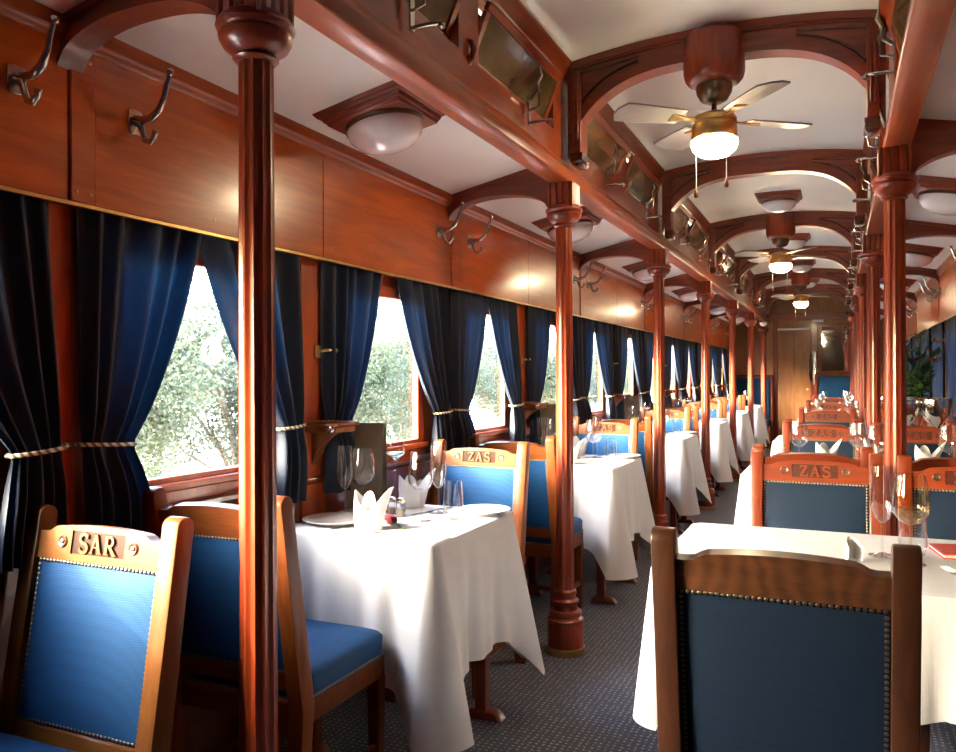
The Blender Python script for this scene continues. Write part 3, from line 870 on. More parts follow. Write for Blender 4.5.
# ================================================================== CHAIRS
LEAN = math.atan(0.165)
BACK_M = Matrix.Translation((0, 0, 0.42)) @ Matrix.Rotation(LEAN, 4, 'X')
def letter_strokes(ch):
    S = []
    if ch == 'S':
        pts = []
        for i in range(9): a = math.radians(20 + 250 * i / 8); pts.append((0.36 + 0.27 * math.cos(a), 0.74 + 0.24 * math.sin(a)))
        for i in range(1, 9): a = math.radians(90 - 250 * i / 8); pts.append((0.36 + 0.30 * math.cos(a), 0.25 + 0.25 * math.sin(a)))
        S.append((pts, 0.17)); S.append(([(0.60, 0.76), (0.66, 0.98)], 0.07)); S.append(([(0.06, 0.02), (0.10, 0.26)], 0.07)); w = 0.72
    elif ch == 'A':
        S += [([(0.12, 0), (0.42, 1.0)], 0.11), ([(0.40, 1.0), (0.74, 0)], 0.20), ([(0.22, 0.34), (0.62, 0.34)], 0.08), ([(0.0, 0.03), (0.26, 0.03)], 0.07), ([(0.58, 0.03), (0.90, 0.03)], 0.07)]; w = 0.90
    elif ch == 'R':
        bowl = [(0.18, 0.95)] + [(0.42 + 0.23 * math.cos(math.radians(90 - 22.5 * i)), 0.72 + 0.23 * math.sin(math.radians(90 - 22.5 * i))) for i in range(9)] + [(0.18, 0.49)]
        S += [([(0.18, 0), (0.18, 1.0)], 0.19), (bowl, 0.12), ([(0.40, 0.48), (0.80, 0.0)], 0.18), ([(0.02, 0.03), (0.36, 0.03)], 0.07), ([(0.68, 0.03), (0.94, 0.03)], 0.07)]; w = 0.92
    elif ch == 'Z':
        S += [([(0.06, 0.95), (0.68, 0.95)], 0.10), ([(0.62, 0.92), (0.10, 0.08)], 0.17), ([(0.06, 0.05), (0.72, 0.05)], 0.11), ([(0.08, 0.72), (0.08, 0.98)], 0.07), ([(0.70, 0.03), (0.70, 0.30)], 0.07)]; w = 0.78
    return S, w
def lettering(word, h, y0, y1, zc):
    m = MB()
    tot = sum(letter_strokes(c)[1] for c in word) + 0.14 * (len(word) - 1)
    x = -tot / 2
    for c in word:
        S, w = letter_strokes(c)
        for pts, wd in S:
            m.ribbon([(-(x + px) * h, zc + (pz - 0.5) * h) for px, pz in pts], wd * h, y0, y1)
        x += w + 0.14
    return m
def crest_top(x):
    a = abs(x)
    if a > 0.160: return 0.500
    if a > 0.128: k = (0.160 - a) / 0.032; return 0.500 + 0.014 * (k * k * (3 - 2 * k))
    return 0.514 + 0.007 * (1 - (a / 0.128) ** 2)
def dome_row(m, pts, ydir, r=0.0045):
    for (x, y, z) in pts:
        vs = [(x, y + ydir * r * 0.75, z)]
        for i in range(6): vs.append((x + r * math.cos(i * PI / 3), y, z + r * math.sin(i * PI / 3)))
        m.add(vs, [(0, 1 + i, 1 + (i + 1) % 6) for i in range(6)])
def chair_proto(wv, wx, word, pq, fab='blue'):
    t = thing('dining_chair', '', 'chair')
    cx, pw = 0.209, 0.023
    for sg in (-1, 1):
        prof_u = [(-0.024, 0.0), (0.024, 0.0), (0.026, 0.10), (0.024, 0.535)] + [(0.024 * math.cos(a), 0.535 + 0.022 * math.sin(a)) for a in [PI * i / 8 for i in range(1, 8)]] + [(-0.024, 0.535)]
        prof = [BACK_M @ Vector((0, y, z)) for y, z in prof_u]
        poly = [(-0.058, 0.0), (-0.020, 0.0), (0.024, 0.40)] + [(v.y, v.z) for v in prof[1:]] + [(-0.026, 0.40)]
        MB().prism(poly, sg * cx - pw, sg * cx + pw, 'x').build('back_post', wv, t, bevel=0.004, seg=2)
    # crest rail: back board plus a front layer cut out round the sunk plaque
    n = 33
    xs_ = [-0.188 + 0.376 * i / (n - 1) for i in range(n)]
    cr = MB()
    zb = 0.440
    y0, ym, y1 = -0.014, 0.0130, 0.017
    cr.band([(x, crest_top(x)) for x in xs_], [(x, zb) for x in xs_], y0, ym, 'y', m=BACK_M)
    px, pz0, pz1 = 0.082, 0.455, 0.507
    L_ = [x for x in xs_ if x < -px] + [-px]; R_ = [px] + [x for x in xs_ if x > px]; M_ = [-px] + [x for x in xs_ if -px < x < px] + [px]
    for q in (L_, R_): cr.band([(x, crest_top(x)) for x in q], [(x, zb) for x in q], ym, y1, 'y', m=BACK_M)
    cr.band([(x, crest_top(x)) for x in M_], [(x, pz1) for x in M_], ym, y1, 'y', m=BACK_M)
    cr.band([(x, pz0) for x in M_], [(x, zb) for x in M_], ym, y1, 'y', m=BACK_M)
    crest = cr.build('crest_rail', wx, t)
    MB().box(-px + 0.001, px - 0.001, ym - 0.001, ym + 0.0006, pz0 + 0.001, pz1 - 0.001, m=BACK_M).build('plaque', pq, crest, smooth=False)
    lt = lettering(word, 0.041, ym - 0.001, y1 + 0.0015, (pz0 + pz1) / 2)
    lo = MB(); lo.add(lt.v, lt.f, BACK_M)
    lo.build('lettering', wx, crest, smooth=False, bevel=0.0)
    for sg in (-1, 1):
        ro = MB()
        ro.lathe([(0.0145, 0), (0.0145, 0.002), (0.0115, 0.0045), (0.008, 0.003), (0.006, 0.0025), (0.005, 0.005), (0, 0.006)], 18, m=BACK_M @ Matrix.Translation((sg * 0.108, y1 - 0.0005, (pz0 + pz1) / 2)) @ Matrix.Rotation(-PI / 2, 4, 'X'))
        ro.build('rosette', 'dark_x', crest)
    MB().box(-0.188, 0.188, -0.014, 0.016, 0.035, 0.085, m=BACK_M).build('lower_rail', wx, t, bevel=0.004)
    # padded back, bulging both ways
    pad = MB()
    x0, z0, z1 = 0.186, 0.083, 0.442
    def bul(u, v): return (1 - (2 * u - 1) ** 4) * (1 - (2 * v - 1) ** 4)
    def Pf(u, v): return BACK_M @ Vector((-x0 + 2 * x0 * u, 0.010 + 0.014 * bul(u, v), z0 + (z1 - z0) * v))
    def Pb(u, v): return BACK_M @ Vector((-x0 + 2 * x0 * u, -0.010 - 0.005 * bul(u, v), z0 + (z1 - z0) * v))
    pad.grid(Pf, 13, 13); pad.grid(Pb, 13, 13)
    n2 = 13; off = n2 * n2
    rim = [i for i in range(n2)] + [j * n2 + n2 - 1 for j in range(1, n2)] + [off_ for off_ in range(n2 * n2 - 2, n2 * n2 - n2 - 1, -1)] + [j * n2 for j in range(n2 - 2, 0, -1)]
    for a, b in zip(rim, rim[1:] + rim[:1]): pad.f.append((a, b, b + off, a + off))
    back = pad.build('upholstered_back', fab, t, angle=60)
    nl = MB()
    for yd, yy in ((1, 0.0135), (-1, -0.0125)):
        rows = []
        nx, nz = 33, 31
        for i in range(nx): x = -0.177 + 0.354 * i / (nx - 1); rows += [(x, yy, z1 - 0.007), (x, yy, z0 + 0.008)]
        for j in range(1, nz): z = z0 + 0.008 + (z1 - z0 - 0.015) * j / nz; rows += [(-0.179, yy, z), (0.179, yy, z)]
        tmp = MB(); dome_row(tmp, rows, yd); nl.add(tmp.v, tmp.f, BACK_M)
    stuff(nl.build('nail_trim', 'nail', back, angle=80))
    # seat
    fr = MB()
    fr.box(-0.212, 0.212, 0.386, 0.411, 0.355, 0.420); fr.box(-0.205, 0.205, -0.012, 0.014, 0.355, 0.420)
    for sg in (-1, 1): fr.box(*sorted((sg * 0.190, sg * 0.214)), 0.014, 0.386, 0.355, 0.420)
    fr.build('seat_frame', wx, t, bevel=0.003)
    def seat_p(u, v):
        return (0.217 * (2 * u - 1), 0.026 + 0.408 * v, 0)
    cu = MB()
    ring = []
    prof = [(0.0, 0.418), (0.001, 0.428), (0.003, 0.478), (-0.006, 0.490), (-0.022, 0.497), (-0.07, 0.505), (-0.14, 0.509)]
    vs, fs = [], []
    nn = 48
    for (o_, z) in prof:
        hx, hy, r_ = 0.215 + o_, 0.194 + o_, 0.02
        for i in range(nn):
            a = 2 * PI * (i + 0.5) / nn
            ca, sa = math.cos(a), math.sin(a)
            e = 0.16
            vs.append((hx * math.copysign(abs(ca) ** e, ca), 0.219 + hy * math.copysign(abs(sa) ** e, sa), z))
    for j in range(len(prof) - 1):
        for i in range(nn): fs.append((j * nn + i, j * nn + (i + 1) % nn, (j + 1) * nn + (i + 1) % nn, (j + 1) * nn + i))
    fs.append(tuple((len(prof) - 1) * nn + i for i in range(nn))); fs.append(tuple(range(nn - 1, -1, -1)))
    cu.add(vs, fs)
    seat = cu.build('seat_cushion', fab, t, angle=50)
    sn = MB()
    for i in range(36):
        y = 0.03 + 0.376 * i / 35
        for sg in (-1, 1):
            dome = MB(); dome_row(dome, [(0, 0, 0)], 1, 0.004)
            sn.add(dome.v, dome.f, Matrix.Translation((sg * 0.2165, y, 0.4255)) @ Matrix.Rotation(-sg * PI / 2, 4, 'Z'))
    tmp = MB(); dome_row(tmp, [(-0.205 + 0.41 * i / 37, 0.4145, 0.4255) for i in range(38)], 1, 0.004); sn.add(tmp.v, tmp.f)
    stuff(sn.build('nail_trim', 'nail', seat, angle=80))
    for sg in (-1, 1):
        MB().taper((sg * 0.192, 0.391, 0.0), (0.016, 0.016), (sg * 0.192, 0.391, 0.358), (0.022, 0.021)).build('front_leg', wv, t, bevel=0.003)
    st = MB()
    for sg in (-1, 1): st.taper((sg * 0.195, 0.18, 0.13), (0.010, 0.205), (sg * 0.195, 0.18, 0.155), (0.010, 0.195))
    st.box(-0.19, 0.19, 0.19, 0.21, 0.132, 0.153)
    st.build('stretcher', wx, t, bevel=0.002)
    return t
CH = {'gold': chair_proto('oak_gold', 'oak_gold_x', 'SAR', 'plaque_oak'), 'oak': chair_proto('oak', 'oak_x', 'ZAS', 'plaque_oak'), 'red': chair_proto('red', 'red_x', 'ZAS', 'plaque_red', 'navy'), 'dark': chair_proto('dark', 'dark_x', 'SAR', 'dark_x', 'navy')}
BACK_OFF = 0.085
def chair(kind, lab, x, ytop, face, jit=0.0):            # ytop: where the top of the back stands
    rz = 0 if face > 0 else PI
    place(CH[kind], lab, (x, ytop + face * BACK_OFF, 0), rz + jit, 'dining chairs')
chair('gold', 'golden oak chair with sunlit blue back carved SAR, nearest on the left', -1.490, 1.290, -1)
chair('oak', 'oak chair with dark blue back turned to the viewer, behind the nearest column', -1.478, 1.618, 1)
chair('oak', 'oak chair with light blue back carved ZAS, far side of the first two-seat table', -1.492, 3.345, -1)
chair('dark', 'large shade-darkened oak chair seen from behind in the right foreground', -0.103, 1.580, 1)
chair('dark', 'shade-darkened oak chair at the right edge with only its seat corner showing', 0.455, 1.580, 1)
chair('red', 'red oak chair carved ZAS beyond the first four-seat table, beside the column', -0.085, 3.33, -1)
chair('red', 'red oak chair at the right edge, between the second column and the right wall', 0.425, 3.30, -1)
for k in range(2, 7):
    y = mid_y(k)
    chair('oak', 'oak chair at the near side of the %s two-seat table by the windows' % ORD[k], -1.480 + R.uniform(-.01, .01), y - 0.875, 1, R.uniform(-.02, .02))
    if k < 6:
        chair('oak', 'oak chair at the far side of the %s two-seat table by the windows' % ORD[k], -1.488 + R.uniform(-.01, .01), y + 0.89, -1, R.uniform(-.02, .02))
    for j, x in enumerate((-0.10, 0.43)):
        w = ('aisle side', 'right wall side')[j]
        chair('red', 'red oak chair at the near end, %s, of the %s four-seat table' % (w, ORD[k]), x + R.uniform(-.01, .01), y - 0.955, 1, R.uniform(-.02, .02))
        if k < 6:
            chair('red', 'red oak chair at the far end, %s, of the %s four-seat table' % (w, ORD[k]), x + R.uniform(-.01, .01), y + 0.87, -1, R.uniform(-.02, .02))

# ================================================================== TABLES AND CLOTHS
def table(name, lab, cx, cy, hx, hy):
    t = thing(name, lab, 'table', (cx, cy, 0), 0, 'tables')
    MB().box(-hx, hx, -hy, hy, 0.730, 0.755).build('table_top', 'dark_x', t, bevel=0.004)
    MB().box(-hx + 0.06, hx - 0.06, -hy + 0.05, hy - 0.05, 0.66, 0.730).build('apron', 'dark_x', t, bevel=0.003)
    for sx in (-1, 1):
        for sy in (-1, 1):
            lg = MB().taper((sx * (hx - 0.09), sy * (hy - 0.07), 0.03), (0.022, 0.022), (sx * (hx - 0.09), sy * (hy - 0.07), 0.66), (0.028, 0.028))
            l_ = lg.build('leg', 'red', t, bevel=0.003)
            MB().taper((sx * (hx - 0.075), sy * (hy - 0.07), 0.0), (0.075, 0.028), (sx * (hx - 0.08), sy * (hy - 0.07), 0.035), (0.05, 0.026)).build('foot', 'red', l_, bevel=0.006)
    return t
def cloth_mesh(hx, hy, over, seed, wall_side=None, flare=0.105):
    r = random.Random(seed)
    N_E, N_C = 56, 14
    rad = 0.028
    per = []
    sides = [((1, -1), (1, 1), (1, 0)), ((1, 1), (-1, 1), (0, 1)), ((-1, 1), (-1, -1), (-1, 0)), ((-1, -1), (1, -1), (0, -1))]
    for si, (a, b, nrm) in enumerate(sides):
        A = Vector((a[0] * hx, a[1] * hy)); B = Vector((b[0] * hx, b[1] * hy))
        tdir = (B - A).normalized(); L = (B - A).length
        for i in range(N_E):
            u = i / (N_E - 1)
            uu = u - 0.07 * math.sin(2 * PI * u)
            d = rad + (L - 2 * rad) * uu
            p = A + tdir * d
            dc = min(d, L - d)
            per.append((p, Vector(nrm), dc, si, d))
        n2 = sides[(si + 1) % 4][2]
        cc = B - tdir * rad - Vector(nrm) * rad
        a0 = math.atan2(nrm[1], nrm[0])
        for i in range(1, N_C):
            a = a0 + PI / 2 * i / N_C
            nn = Vector((math.cos(a), math.sin(a)))
            per.append((cc + nn * rad, nn, 0.0, si, L))
    phs = [r.random() * 6.28 for _ in range(12)]
    n = len(per)
    def pos(i, t):
        p, nn, dc, si, d = per[i]
        if t < 0: return (p.x - nn.x * 0.008, p.y - nn.y * 0.008, 0.7605)
        c = math.exp(-(dc / 0.085) ** 1.6)
        near = math.exp(-((dc - 0.15) / 0.06) ** 2)
        L = over * (1 + 0.36 * c) + 0.008 * math.sin(d * 17 + phs[si])
        out = 0.005 + t * (0.014 + flare * c - 0.010 * near)
        fold = 0.013 * math.sin(d * 2 * PI / 0.17 + phs[si]) + 0.008 * math.sin(d * 2 * PI / 0.105 + phs[si + 4]) + 0.006 * math.sin(d * 2 * PI / 0.31 + phs[si + 8] + t)
        out += fold * (t ** 1.2) * (1 - c) + 0.003
        if wall_side == si: out = 0.004 + 0.012 * t * (0.6 + 0.4 * math.sin(d * 40))
        z = 0.756 - t * L
        px = p.x + nn.x * out
        if wall_side == 2: px = max(px, -hx - 0.010)
        if wall_side == 0: px = min(px, hx + 0.014)
        return (px, p.y + nn.y * out, z)
    ts = [-1, 0.0, 0.02, 0.06, 0.12, 0.2, 0.3, 0.4, 0.5, 0.6, 0.7, 0.8, 0.9, 1.0]
    m = MB()
    vs = [pos(i, t) for t in ts for i in range(n)]
    fs = [tuple(range(n))]
    for j in range(len(ts) - 1):
        for i in range(n):
            i2 = (i + 1) % n
            fs.append((j * n + i, j * n + i2, (j + 1) * n + i2, (j + 1) * n + i))
    m.add(vs, fs)
    return m.mesh('tablecloth', 'cloth', angle=70, solid=-0.0012)
LT = (-1.412, 0.292, 0.315)
RT = (0.145, 0.590, 0.350)
LCL = [cloth_mesh(LT[1] + 0.003, LT[2] + 0.003, 0.43, 40 + i, 2) for i in range(3)]
RCL = [cloth_mesh(RT[1] + 0.003, RT[2] + 0.003, 0.29, 50 + i, 0, 0.035) for i in range(3)]
for k in range(1, 7):
    y = mid_y(k) + 0.01
    table('dining_table', 'two-seat dining table under the %s window-side white cloth' % ORD[k], LT[0], y, LT[1], LT[2])
    o = link('tablecloth', LCL[k % 3]); o.location = (LT[0], y, 0)
    tag(o, 'white cloth with pointed corners on the %s two-seat table by the windows' % ORD[k], 'tablecloth', 'white tablecloths')
    y = mid_y(k)
    table('dining_table', 'four-seat dining table under the %s white cloth right of the aisle' % ORD[k], RT[0], y, RT[1], RT[2])
    o = link('tablecloth', RCL[k % 3]); o.location = (RT[0], y, 0)
    tag(o, 'white cloth on the %s four-seat table right of the aisle' % ORD[k], 'tablecloth', 'white tablecloths')

# ================================================================== TABLEWARE
TZ = 0.7618
def glass_thing(name, cat, prof_o, prof_i, mat, parts=('bowl', 'stem', 'foot'), cuts=None):
    t = thing(name, '', cat)
    for nm, prof in zip(parts, cuts): MB().lathe(prof, 28).build(nm, mat, t, angle=60)
    return t
def shell(outer, wall_t=0.0014, floor=0.004):
    inner = [(max(r - wall_t, 0.0), z) for r, z in outer if z > outer[0][1] + floor]
    return [(0.0, outer[0][1])] + outer + inner[::-1] + [(0.0, inner[0][1])]
def gproto(name, cat, mat, bowl, stem, foot):
    t = thing(name, '', cat)
    MB().lathe(shell(bowl), 30).build('bowl', mat, t, angle=60)
    if stem: MB().lathe(stem, 14).build('stem', mat, t, angle=60)
    if foot: MB().lathe(foot, 30).build('foot', mat, t, angle=60)
    return t
FOOT = [(0.0, 0.0), (0.035, 0.0), (0.036, 0.002), (0.020, 0.005), (0.006, 0.010), (0.0, 0.012)]
G = {}
for key, mt in (('wine', 'glass'), ('gold', 'wine_glass')):
    G[key] = gproto('wine_glass', 'glass', mt, [(0.006, 0.105), (0.026, 0.113), (0.043, 0.135), (0.0465, 0.155), (0.044, 0.19), (0.038, 0.228), (0.0365, 0.240)], [(0.0045, 0.008), (0.0035, 0.03), (0.0036, 0.09), (0.006, 0.107)], FOOT)
G['flute'] = gproto('champagne_flute', 'glass', 'glass', [(0.005, 0.092), (0.018, 0.104), (0.028, 0.130), (0.0315, 0.155), (0.030, 0.20), (0.0265, 0.250)], [(0.0042, 0.008), (0.0033, 0.03), (0.0033, 0.08), (0.005, 0.094)], FOOT)
G['tumbler'] = gproto('tumbler', 'glass', 'glass', [(0.024, 0.001), (0.031, 0.006), (0.036, 0.03), (0.0365, 0.05), (0.034, 0.10), (0.031, 0.135)], None, None)
G['coupe'] = gproto('candle_glass', 'candle', 'glass', [(0.006, 0.192), (0.022, 0.205), (0.036, 0.214), (0.038, 0.222), (0.034, 0.262)], [(0.006, 0.008), (0.004, 0.03), (0.0035, 0.12), (0.006, 0.18), (0.012, 0.197)], [(0.0, 0.0), (0.038, 0.0), (0.039, 0.003), (0.02, 0.006), (0.006, 0.012), (0.0, 0.013)])
MB().lathe([(0.0, 0.2075), (0.022, 0.2085), (0.033, 0.216), (0.0335, 0.222), (0.0, 0.222)], 24).build('wax', 'paper', G['coupe'])
PLATE = MB().lathe([(0.0, 0.0), (0.060, 0.0), (0.064, 0.004), (0.096, 0.016), (0.098, 0.019), (0.095, 0.0195), (0.062, 0.008), (0.0, 0.006)], 48).mesh('plate', 'china')
BIG = MB().lathe([(0.0, 0.0), (0.072, 0.0), (0.076, 0.004), (0.116, 0.016), (0.118, 0.018), (0.115, 0.0185), (0.075, 0.008), (0.0, 0.006)], 48).mesh('plate', 'china')
def napkin_mesh():
    m = MB()
    def P(u, v):
        a = 2 * PI * u
        pk = abs(math.cos(a)) ** (2.6 if math.cos(a) < 0 else 1.5)
        h = 0.066 + (0.060 if math.cos(a) < 0 else 0.078) * pk
        rx = 0.047 + 0.028 * v * pk; ry = 0.036 + 0.004 * v - 0.008 * v * v
        wob = 1 + 0.03 * math.sin(5 * a + 1.3)
        lean = 0.02 * v * v
        return (rx * math.cos(a) * wob + lean, ry * math.sin(a) * wob, 0.001 + h * v * (1 - 0.06 * v * (1 - pk)))
    m.grid(P, 56, 12, wrap=True)
    m.f.append(tuple(range(56)))
    # inner folded leaf
    def Q(u, v):
        a = PI * (u - 0.5)
        return (-0.005 + 0.030 * math.sin(a), 0.010 + 0.018 * math.cos(a) - 0.01 * v, 0.003 + (0.120 - 0.07 * (2 * u - 1) ** 2) * v)
    m.grid(Q, 14, 8)
    return m.mesh('napkin', 'napkin', angle=60, solid=0.0012)
NAP = napkin_mesh()
def knife_proto():
    t = thing('table_knife', '', 'cutlery')
    MB().band([(0.0, 0.006), (0.03, 0.008), (0.085, 0.006)], [(0.0, -0.006), (0.03, -0.008), (0.085, -0.006)], 0.0, 0.006, 'z').build('handle', 'steel', t, bevel=0.0015)
    MB().band([(0.085, 0.005), (0.12, 0.009), (0.17, 0.0095), (0.20, 0.006), (0.207, 0.0)], [(0.085, -0.005), (0.12, -0.0075), (0.17, -0.0075), (0.20, -0.007), (0.207, -0.003)], 0.001, 0.003, 'z').build('blade', 'steel', t)
    return t
def fork_proto():
    t = thing('table_fork', '', 'cutlery')
    h = MB(); h.band([(0.0, 0.009), (0.02, 0.010), (0.07, 0.004), (0.12, 0.003)], [(0.0, -0.009), (0.02, -0.010), (0.07, -0.004), (0.12, -0.003)], 0.001, 0.004, 'z'); h.build('handle', 'steel', t)
    m = MB(); m.band([(0.12, 0.003), (0.132, 0.011), (0.155, 0.012)], [(0.12, -0.003), (0.132, -0.011), (0.155, -0.012)], 0.002, 0.005, 'z')
    for i in range(4):
        y = -0.0098 + 0.0065 * i
        m.tube([(0.153, y, 0.0035), (0.175, y, 0.005), (0.198, y, 0.010)], [0.0019, 0.0017, 0.001], 6)
    m.build('tines', 'steel', t)
    return t
def spoon_proto():
    t = thing('table_spoon', '', 'cutlery')
    MB().band([(0.0, 0.009), (0.02, 0.010), (0.07, 0.004), (0.135, 0.003)], [(0.0, -0.009), (0.02, -0.010), (0.07, -0.004), (0.135, -0.003)], 0.002, 0.005, 'z').build('handle', 'steel', t)
    def P(u, v):
        a = 2 * PI * u
        return (0.165 + 0.034 * v * math.cos(a), 0.021 * v * math.sin(a), 0.001 + 0.008 * v * v)
    MB().grid(P, 20, 6, wrap=True).build('bowl', 'steel', t, solid=0.001)
    return t
KN, FK, SP = knife_proto(), fork_proto(), spoon_proto()
def shaker_proto():
    t = thing('salt_shaker', '', 'shaker')
    MB().lathe([(0.0, 0.0), (0.019, 0.0), (0.021, 0.004), (0.018, 0.045), (0.016, 0.05), (0.0, 0.05)], 6).build('jar', 'glass', t, smooth=False)
    MB().lathe([(0.015, 0.004), (0.0145, 0.03), (0.0, 0.031)], 6).build('contents', 'menu', t, smooth=False)
    MB().lathe([(0.0165, 0.049), (0.0165, 0.058), (0.010, 0.066), (0.0, 0.067)], 16).build('cap', 'pewter', t)
    return t
SHK = shaker_proto()
def rose_proto():
    t = thing('rose_bud', '', 'flower')
    m = MB()
    for j in range(3):
        r0 = 0.021 - 0.006 * j
        def P(u, v):
            a = 2 * PI * u
            rr = r0 * (0.55 + 0.6 * v - 0.35 * v * v) * (1 + 0.13 * math.sin(3 * a + j * 2))
            return (0.040 * v - 0.018 + 0.003 * math.sin(3 * a + j), rr * math.cos(a), 0.020 + rr * math.sin(a))
        m.grid(P, 18, 7, wrap=True)
    m.build('petals', 'rose_red', t, solid=0.001)
    lf = MB()
    for sg in (-1, 1):
        lf.band([(-0.015 - 0.05 * u, sg * 0.004 + 0.011 * math.sin(PI * u)) for u in [i / 8 for i in range(9)]], [(-0.015 - 0.05 * u, sg * 0.004 - 0.011 * math.sin(PI * u)) for u in [i / 8 for i in range(9)]], 0.006, 0.008, 'z', m=Matrix.Rotation(sg * 0.35, 4, 'Z') @ Matrix.Rotation(0.15, 4, 'Y'))
    lf.build('leaf', 'leaf', t)
    MB().tube([(-0.018, 0, 0.018), (-0.05, 0, 0.005), (-0.09, 0.004, 0.004)], 0.003, 7).build('stem', 'leaf', t)
    return t
ROSE = rose_proto()
def menu_proto():
    t = thing('menu_folder', '', 'menu')
    MB().box(-0.079, 0.079, -0.004, -0.001, 0, 0.325, m=Matrix.Rotation(-0.06, 4, 'X')).build('front_cover', 'menu', t, bevel=0.0008)
    MB().box(-0.079, 0.079, 0.001, 0.004, 0, 0.325, m=Matrix.Translation((0, 0.05, 0)) @ Matrix.Rotation(0.06, 4, 'X')).build('back_cover', 'menu', t, bevel=0.0008)
    return t
MENU = menu_proto()
def flat(me, name, lab, cat, loc, rz, group):
    o = link(name, me); o.location = loc; o.rotation_euler = (0, 0, rz)
    return tag(o, lab, cat, group)

# left tables, laid as the nearest one (offsets from the table centre)
for k in range(1, 7):
    cx, cy = LT[0], mid_y(k) + 0.01
    T = '%s two-seat table' % ORD[k]
    z = TZ
    def at(x, y): return (x, cy + (y - 2.471), z)
    far = k > 3
    flat(NAP, 'napkin', 'white napkin folded into points at the near place on the %s' % T, 'napkin', at(-1.415, 2.262), 0.15 + R.uniform(-.2, .2), 'folded napkins')
    flat(NAP, 'napkin', 'white napkin folded into points at the far place on the %s' % T, 'napkin', at(-1.492, 2.700), 0.9 + R.uniform(-.2, .2), 'folded napkins')
    flat(BIG, 'plate', 'white side plate at the near window corner of the %s' % T, 'plate', at(-1.575, 2.315), 0, 'white plates')
    flat(PLATE, 'plate', 'white bread plate at the far aisle corner of the %s' % T, 'plate', at(-1.185, 2.680), 0, 'white plates')
    place(G['flute'], 'tall champagne flute nearest the window on the near half of the %s' % T, at(-1.645, 2.470), 0, 'glasses on the two-seat tables')
    place(G['wine'], 'wine glass by the window beside the menu on the %s' % T, at(-1.588, 2.500), 0, 'glasses on the two-seat tables')
    place(G['coupe'], 'tall-stemmed candle glass with white wax in the middle of the %s' % T, at(-1.505, 2.590), 0, 'candle glasses')
    place(G['wine'], 'wine glass on the aisle half of the %s' % T, at(-1.322, 2.455), 0, 'glasses on the two-seat tables')
    place(G['flute'], 'champagne flute behind the aisle wine glass on the %s' % T, at(-1.345, 2.630), 0, 'glasses on the two-seat tables')
    place(G['tumbler'], 'water tumbler nearest the aisle on the %s' % T, at(-1.235, 2.530), 0, 'glasses on the two-seat tables')
    place(KN, 'silver knife at the near edge of the %s' % T, at(-1.36, 2.190), 0.75, 'cutlery on the two-seat tables')
    place(FK, 'silver fork beside the near napkin on the %s' % T, at(-1.515, 2.195), 1.35, 'cutlery on the two-seat tables')
    place(KN, 'silver knife at the far place of the %s' % T, at(-1.345, 2.745), -1.9, 'cutlery on the two-seat tables')
    if k <= 3:
        place(SHK, 'dark glass shaker behind the near napkin on the %s' % T, at(-1.435, 2.510), 0.2, 'shakers')
        place(SHK, 'dark glass shaker near the candle glass on the %s' % T, at(-1.478, 2.520), 0.5, 'shakers')
        place(MENU, 'brown menu folder standing against the wall on the %s' % T, at(-1.655, 2.610), 0.05, 'menu folders')
    if k == 1:
        place(ROSE, 'red rose bud with green leaves lying beside the folded napkin', at(-1.375, 2.345), 2.6)
# right tables
for k in range(1, 7):
    cx, cy = RT[0], mid_y(k) + 0.03
    T = '%s four-seat table' % ORD[k]
    def at(x, y): return (x, cy + (y - 2.491), TZ)
    gw = 'gold' if k == 1 else 'wine'
    if k == 3:
        continue
    place(G['flute'], 'champagne flute left of the wine glass on the near half of the %s' % T, at(0.108, 2.490), 0, 'glasses on the four-seat tables')
    place(G[gw], 'wine glass on the near half of the %s' % T, at(0.172, 2.405), 0, 'glasses on the four-seat tables')
    place(G['tumbler'], 'water tumbler behind the near wine glass on the %s' % T, at(0.185, 2.520), 0, 'glasses on the four-seat tables')
    place(G['wine'], 'wine glass on the wall half of the %s' % T, at(0.50, 2.50), 0, 'glasses on the four-seat tables')
    place(FK, 'silver fork at the near right place of the %s' % T, at(0.345, 2.20), 2.11, 'cutlery on the four-seat tables')
    place(FK, 'second silver fork at the near right place of the %s' % T, at(0.385, 2.215), 2.11, 'cutlery on the four-seat tables')
    place(SP, 'silver spoon near the wine glass on the %s' % T, at(0.43, 2.27), 2.0, 'cutlery on the four-seat tables')
    flat(PLATE, 'plate', 'white plate at the near right place of the %s' % T, 'plate', at(0.36, 2.30) if k > 1 else at(0.50, 2.24), 0, 'white plates')
    if k > 1:
        place(G['wine'], 'wine glass at the aisle corner of the %s' % T, at(-0.20, 2.60), 0, 'glasses on the four-seat tables')
        place(G['tumbler'], 'water tumbler at the aisle corner of the %s' % T, at(-0.30, 2.55), 0, 'glasses on the four-seat tables')
        flat(NAP, 'napkin', 'white folded napkin at the far aisle place of the %s' % T, 'napkin', at(-0.07, 2.72), 0.5, 'folded napkins')
        flat(NAP, 'napkin', 'white folded napkin at the far wall place of the %s' % T, 'napkin', at(0.42, 2.72), 0.2, 'folded napkins')
        place(G['wine'], 'wine glass in the middle of the far half of the %s' % T, at(0.09, 2.66), 0, 'glasses on the four-seat tables')
mc = MB(); mc.box(-0.105, 0.105, -0.075, 0.075, 0, 0.004)
t = thing('menu_booklet', 'white and red menu booklet lying at the right edge of the first four-seat table', 'menu', (0.350, 2.595, TZ), 0.15)
mc.build('back_cover', 'red_card', t, bevel=0.0008)
MB().box(-0.102, 0.102, -0.073, 0.073, 0.004, 0.014).build('pages', 'paper', t, bevel=0.0008)
MB().box(-0.105, 0.105, -0.075, 0.075, 0.014, 0.017, m=Matrix.Rotation(-0.03, 4, 'Y')).build('front_cover', 'red_card', t, bevel=0.0008)
m = MB()
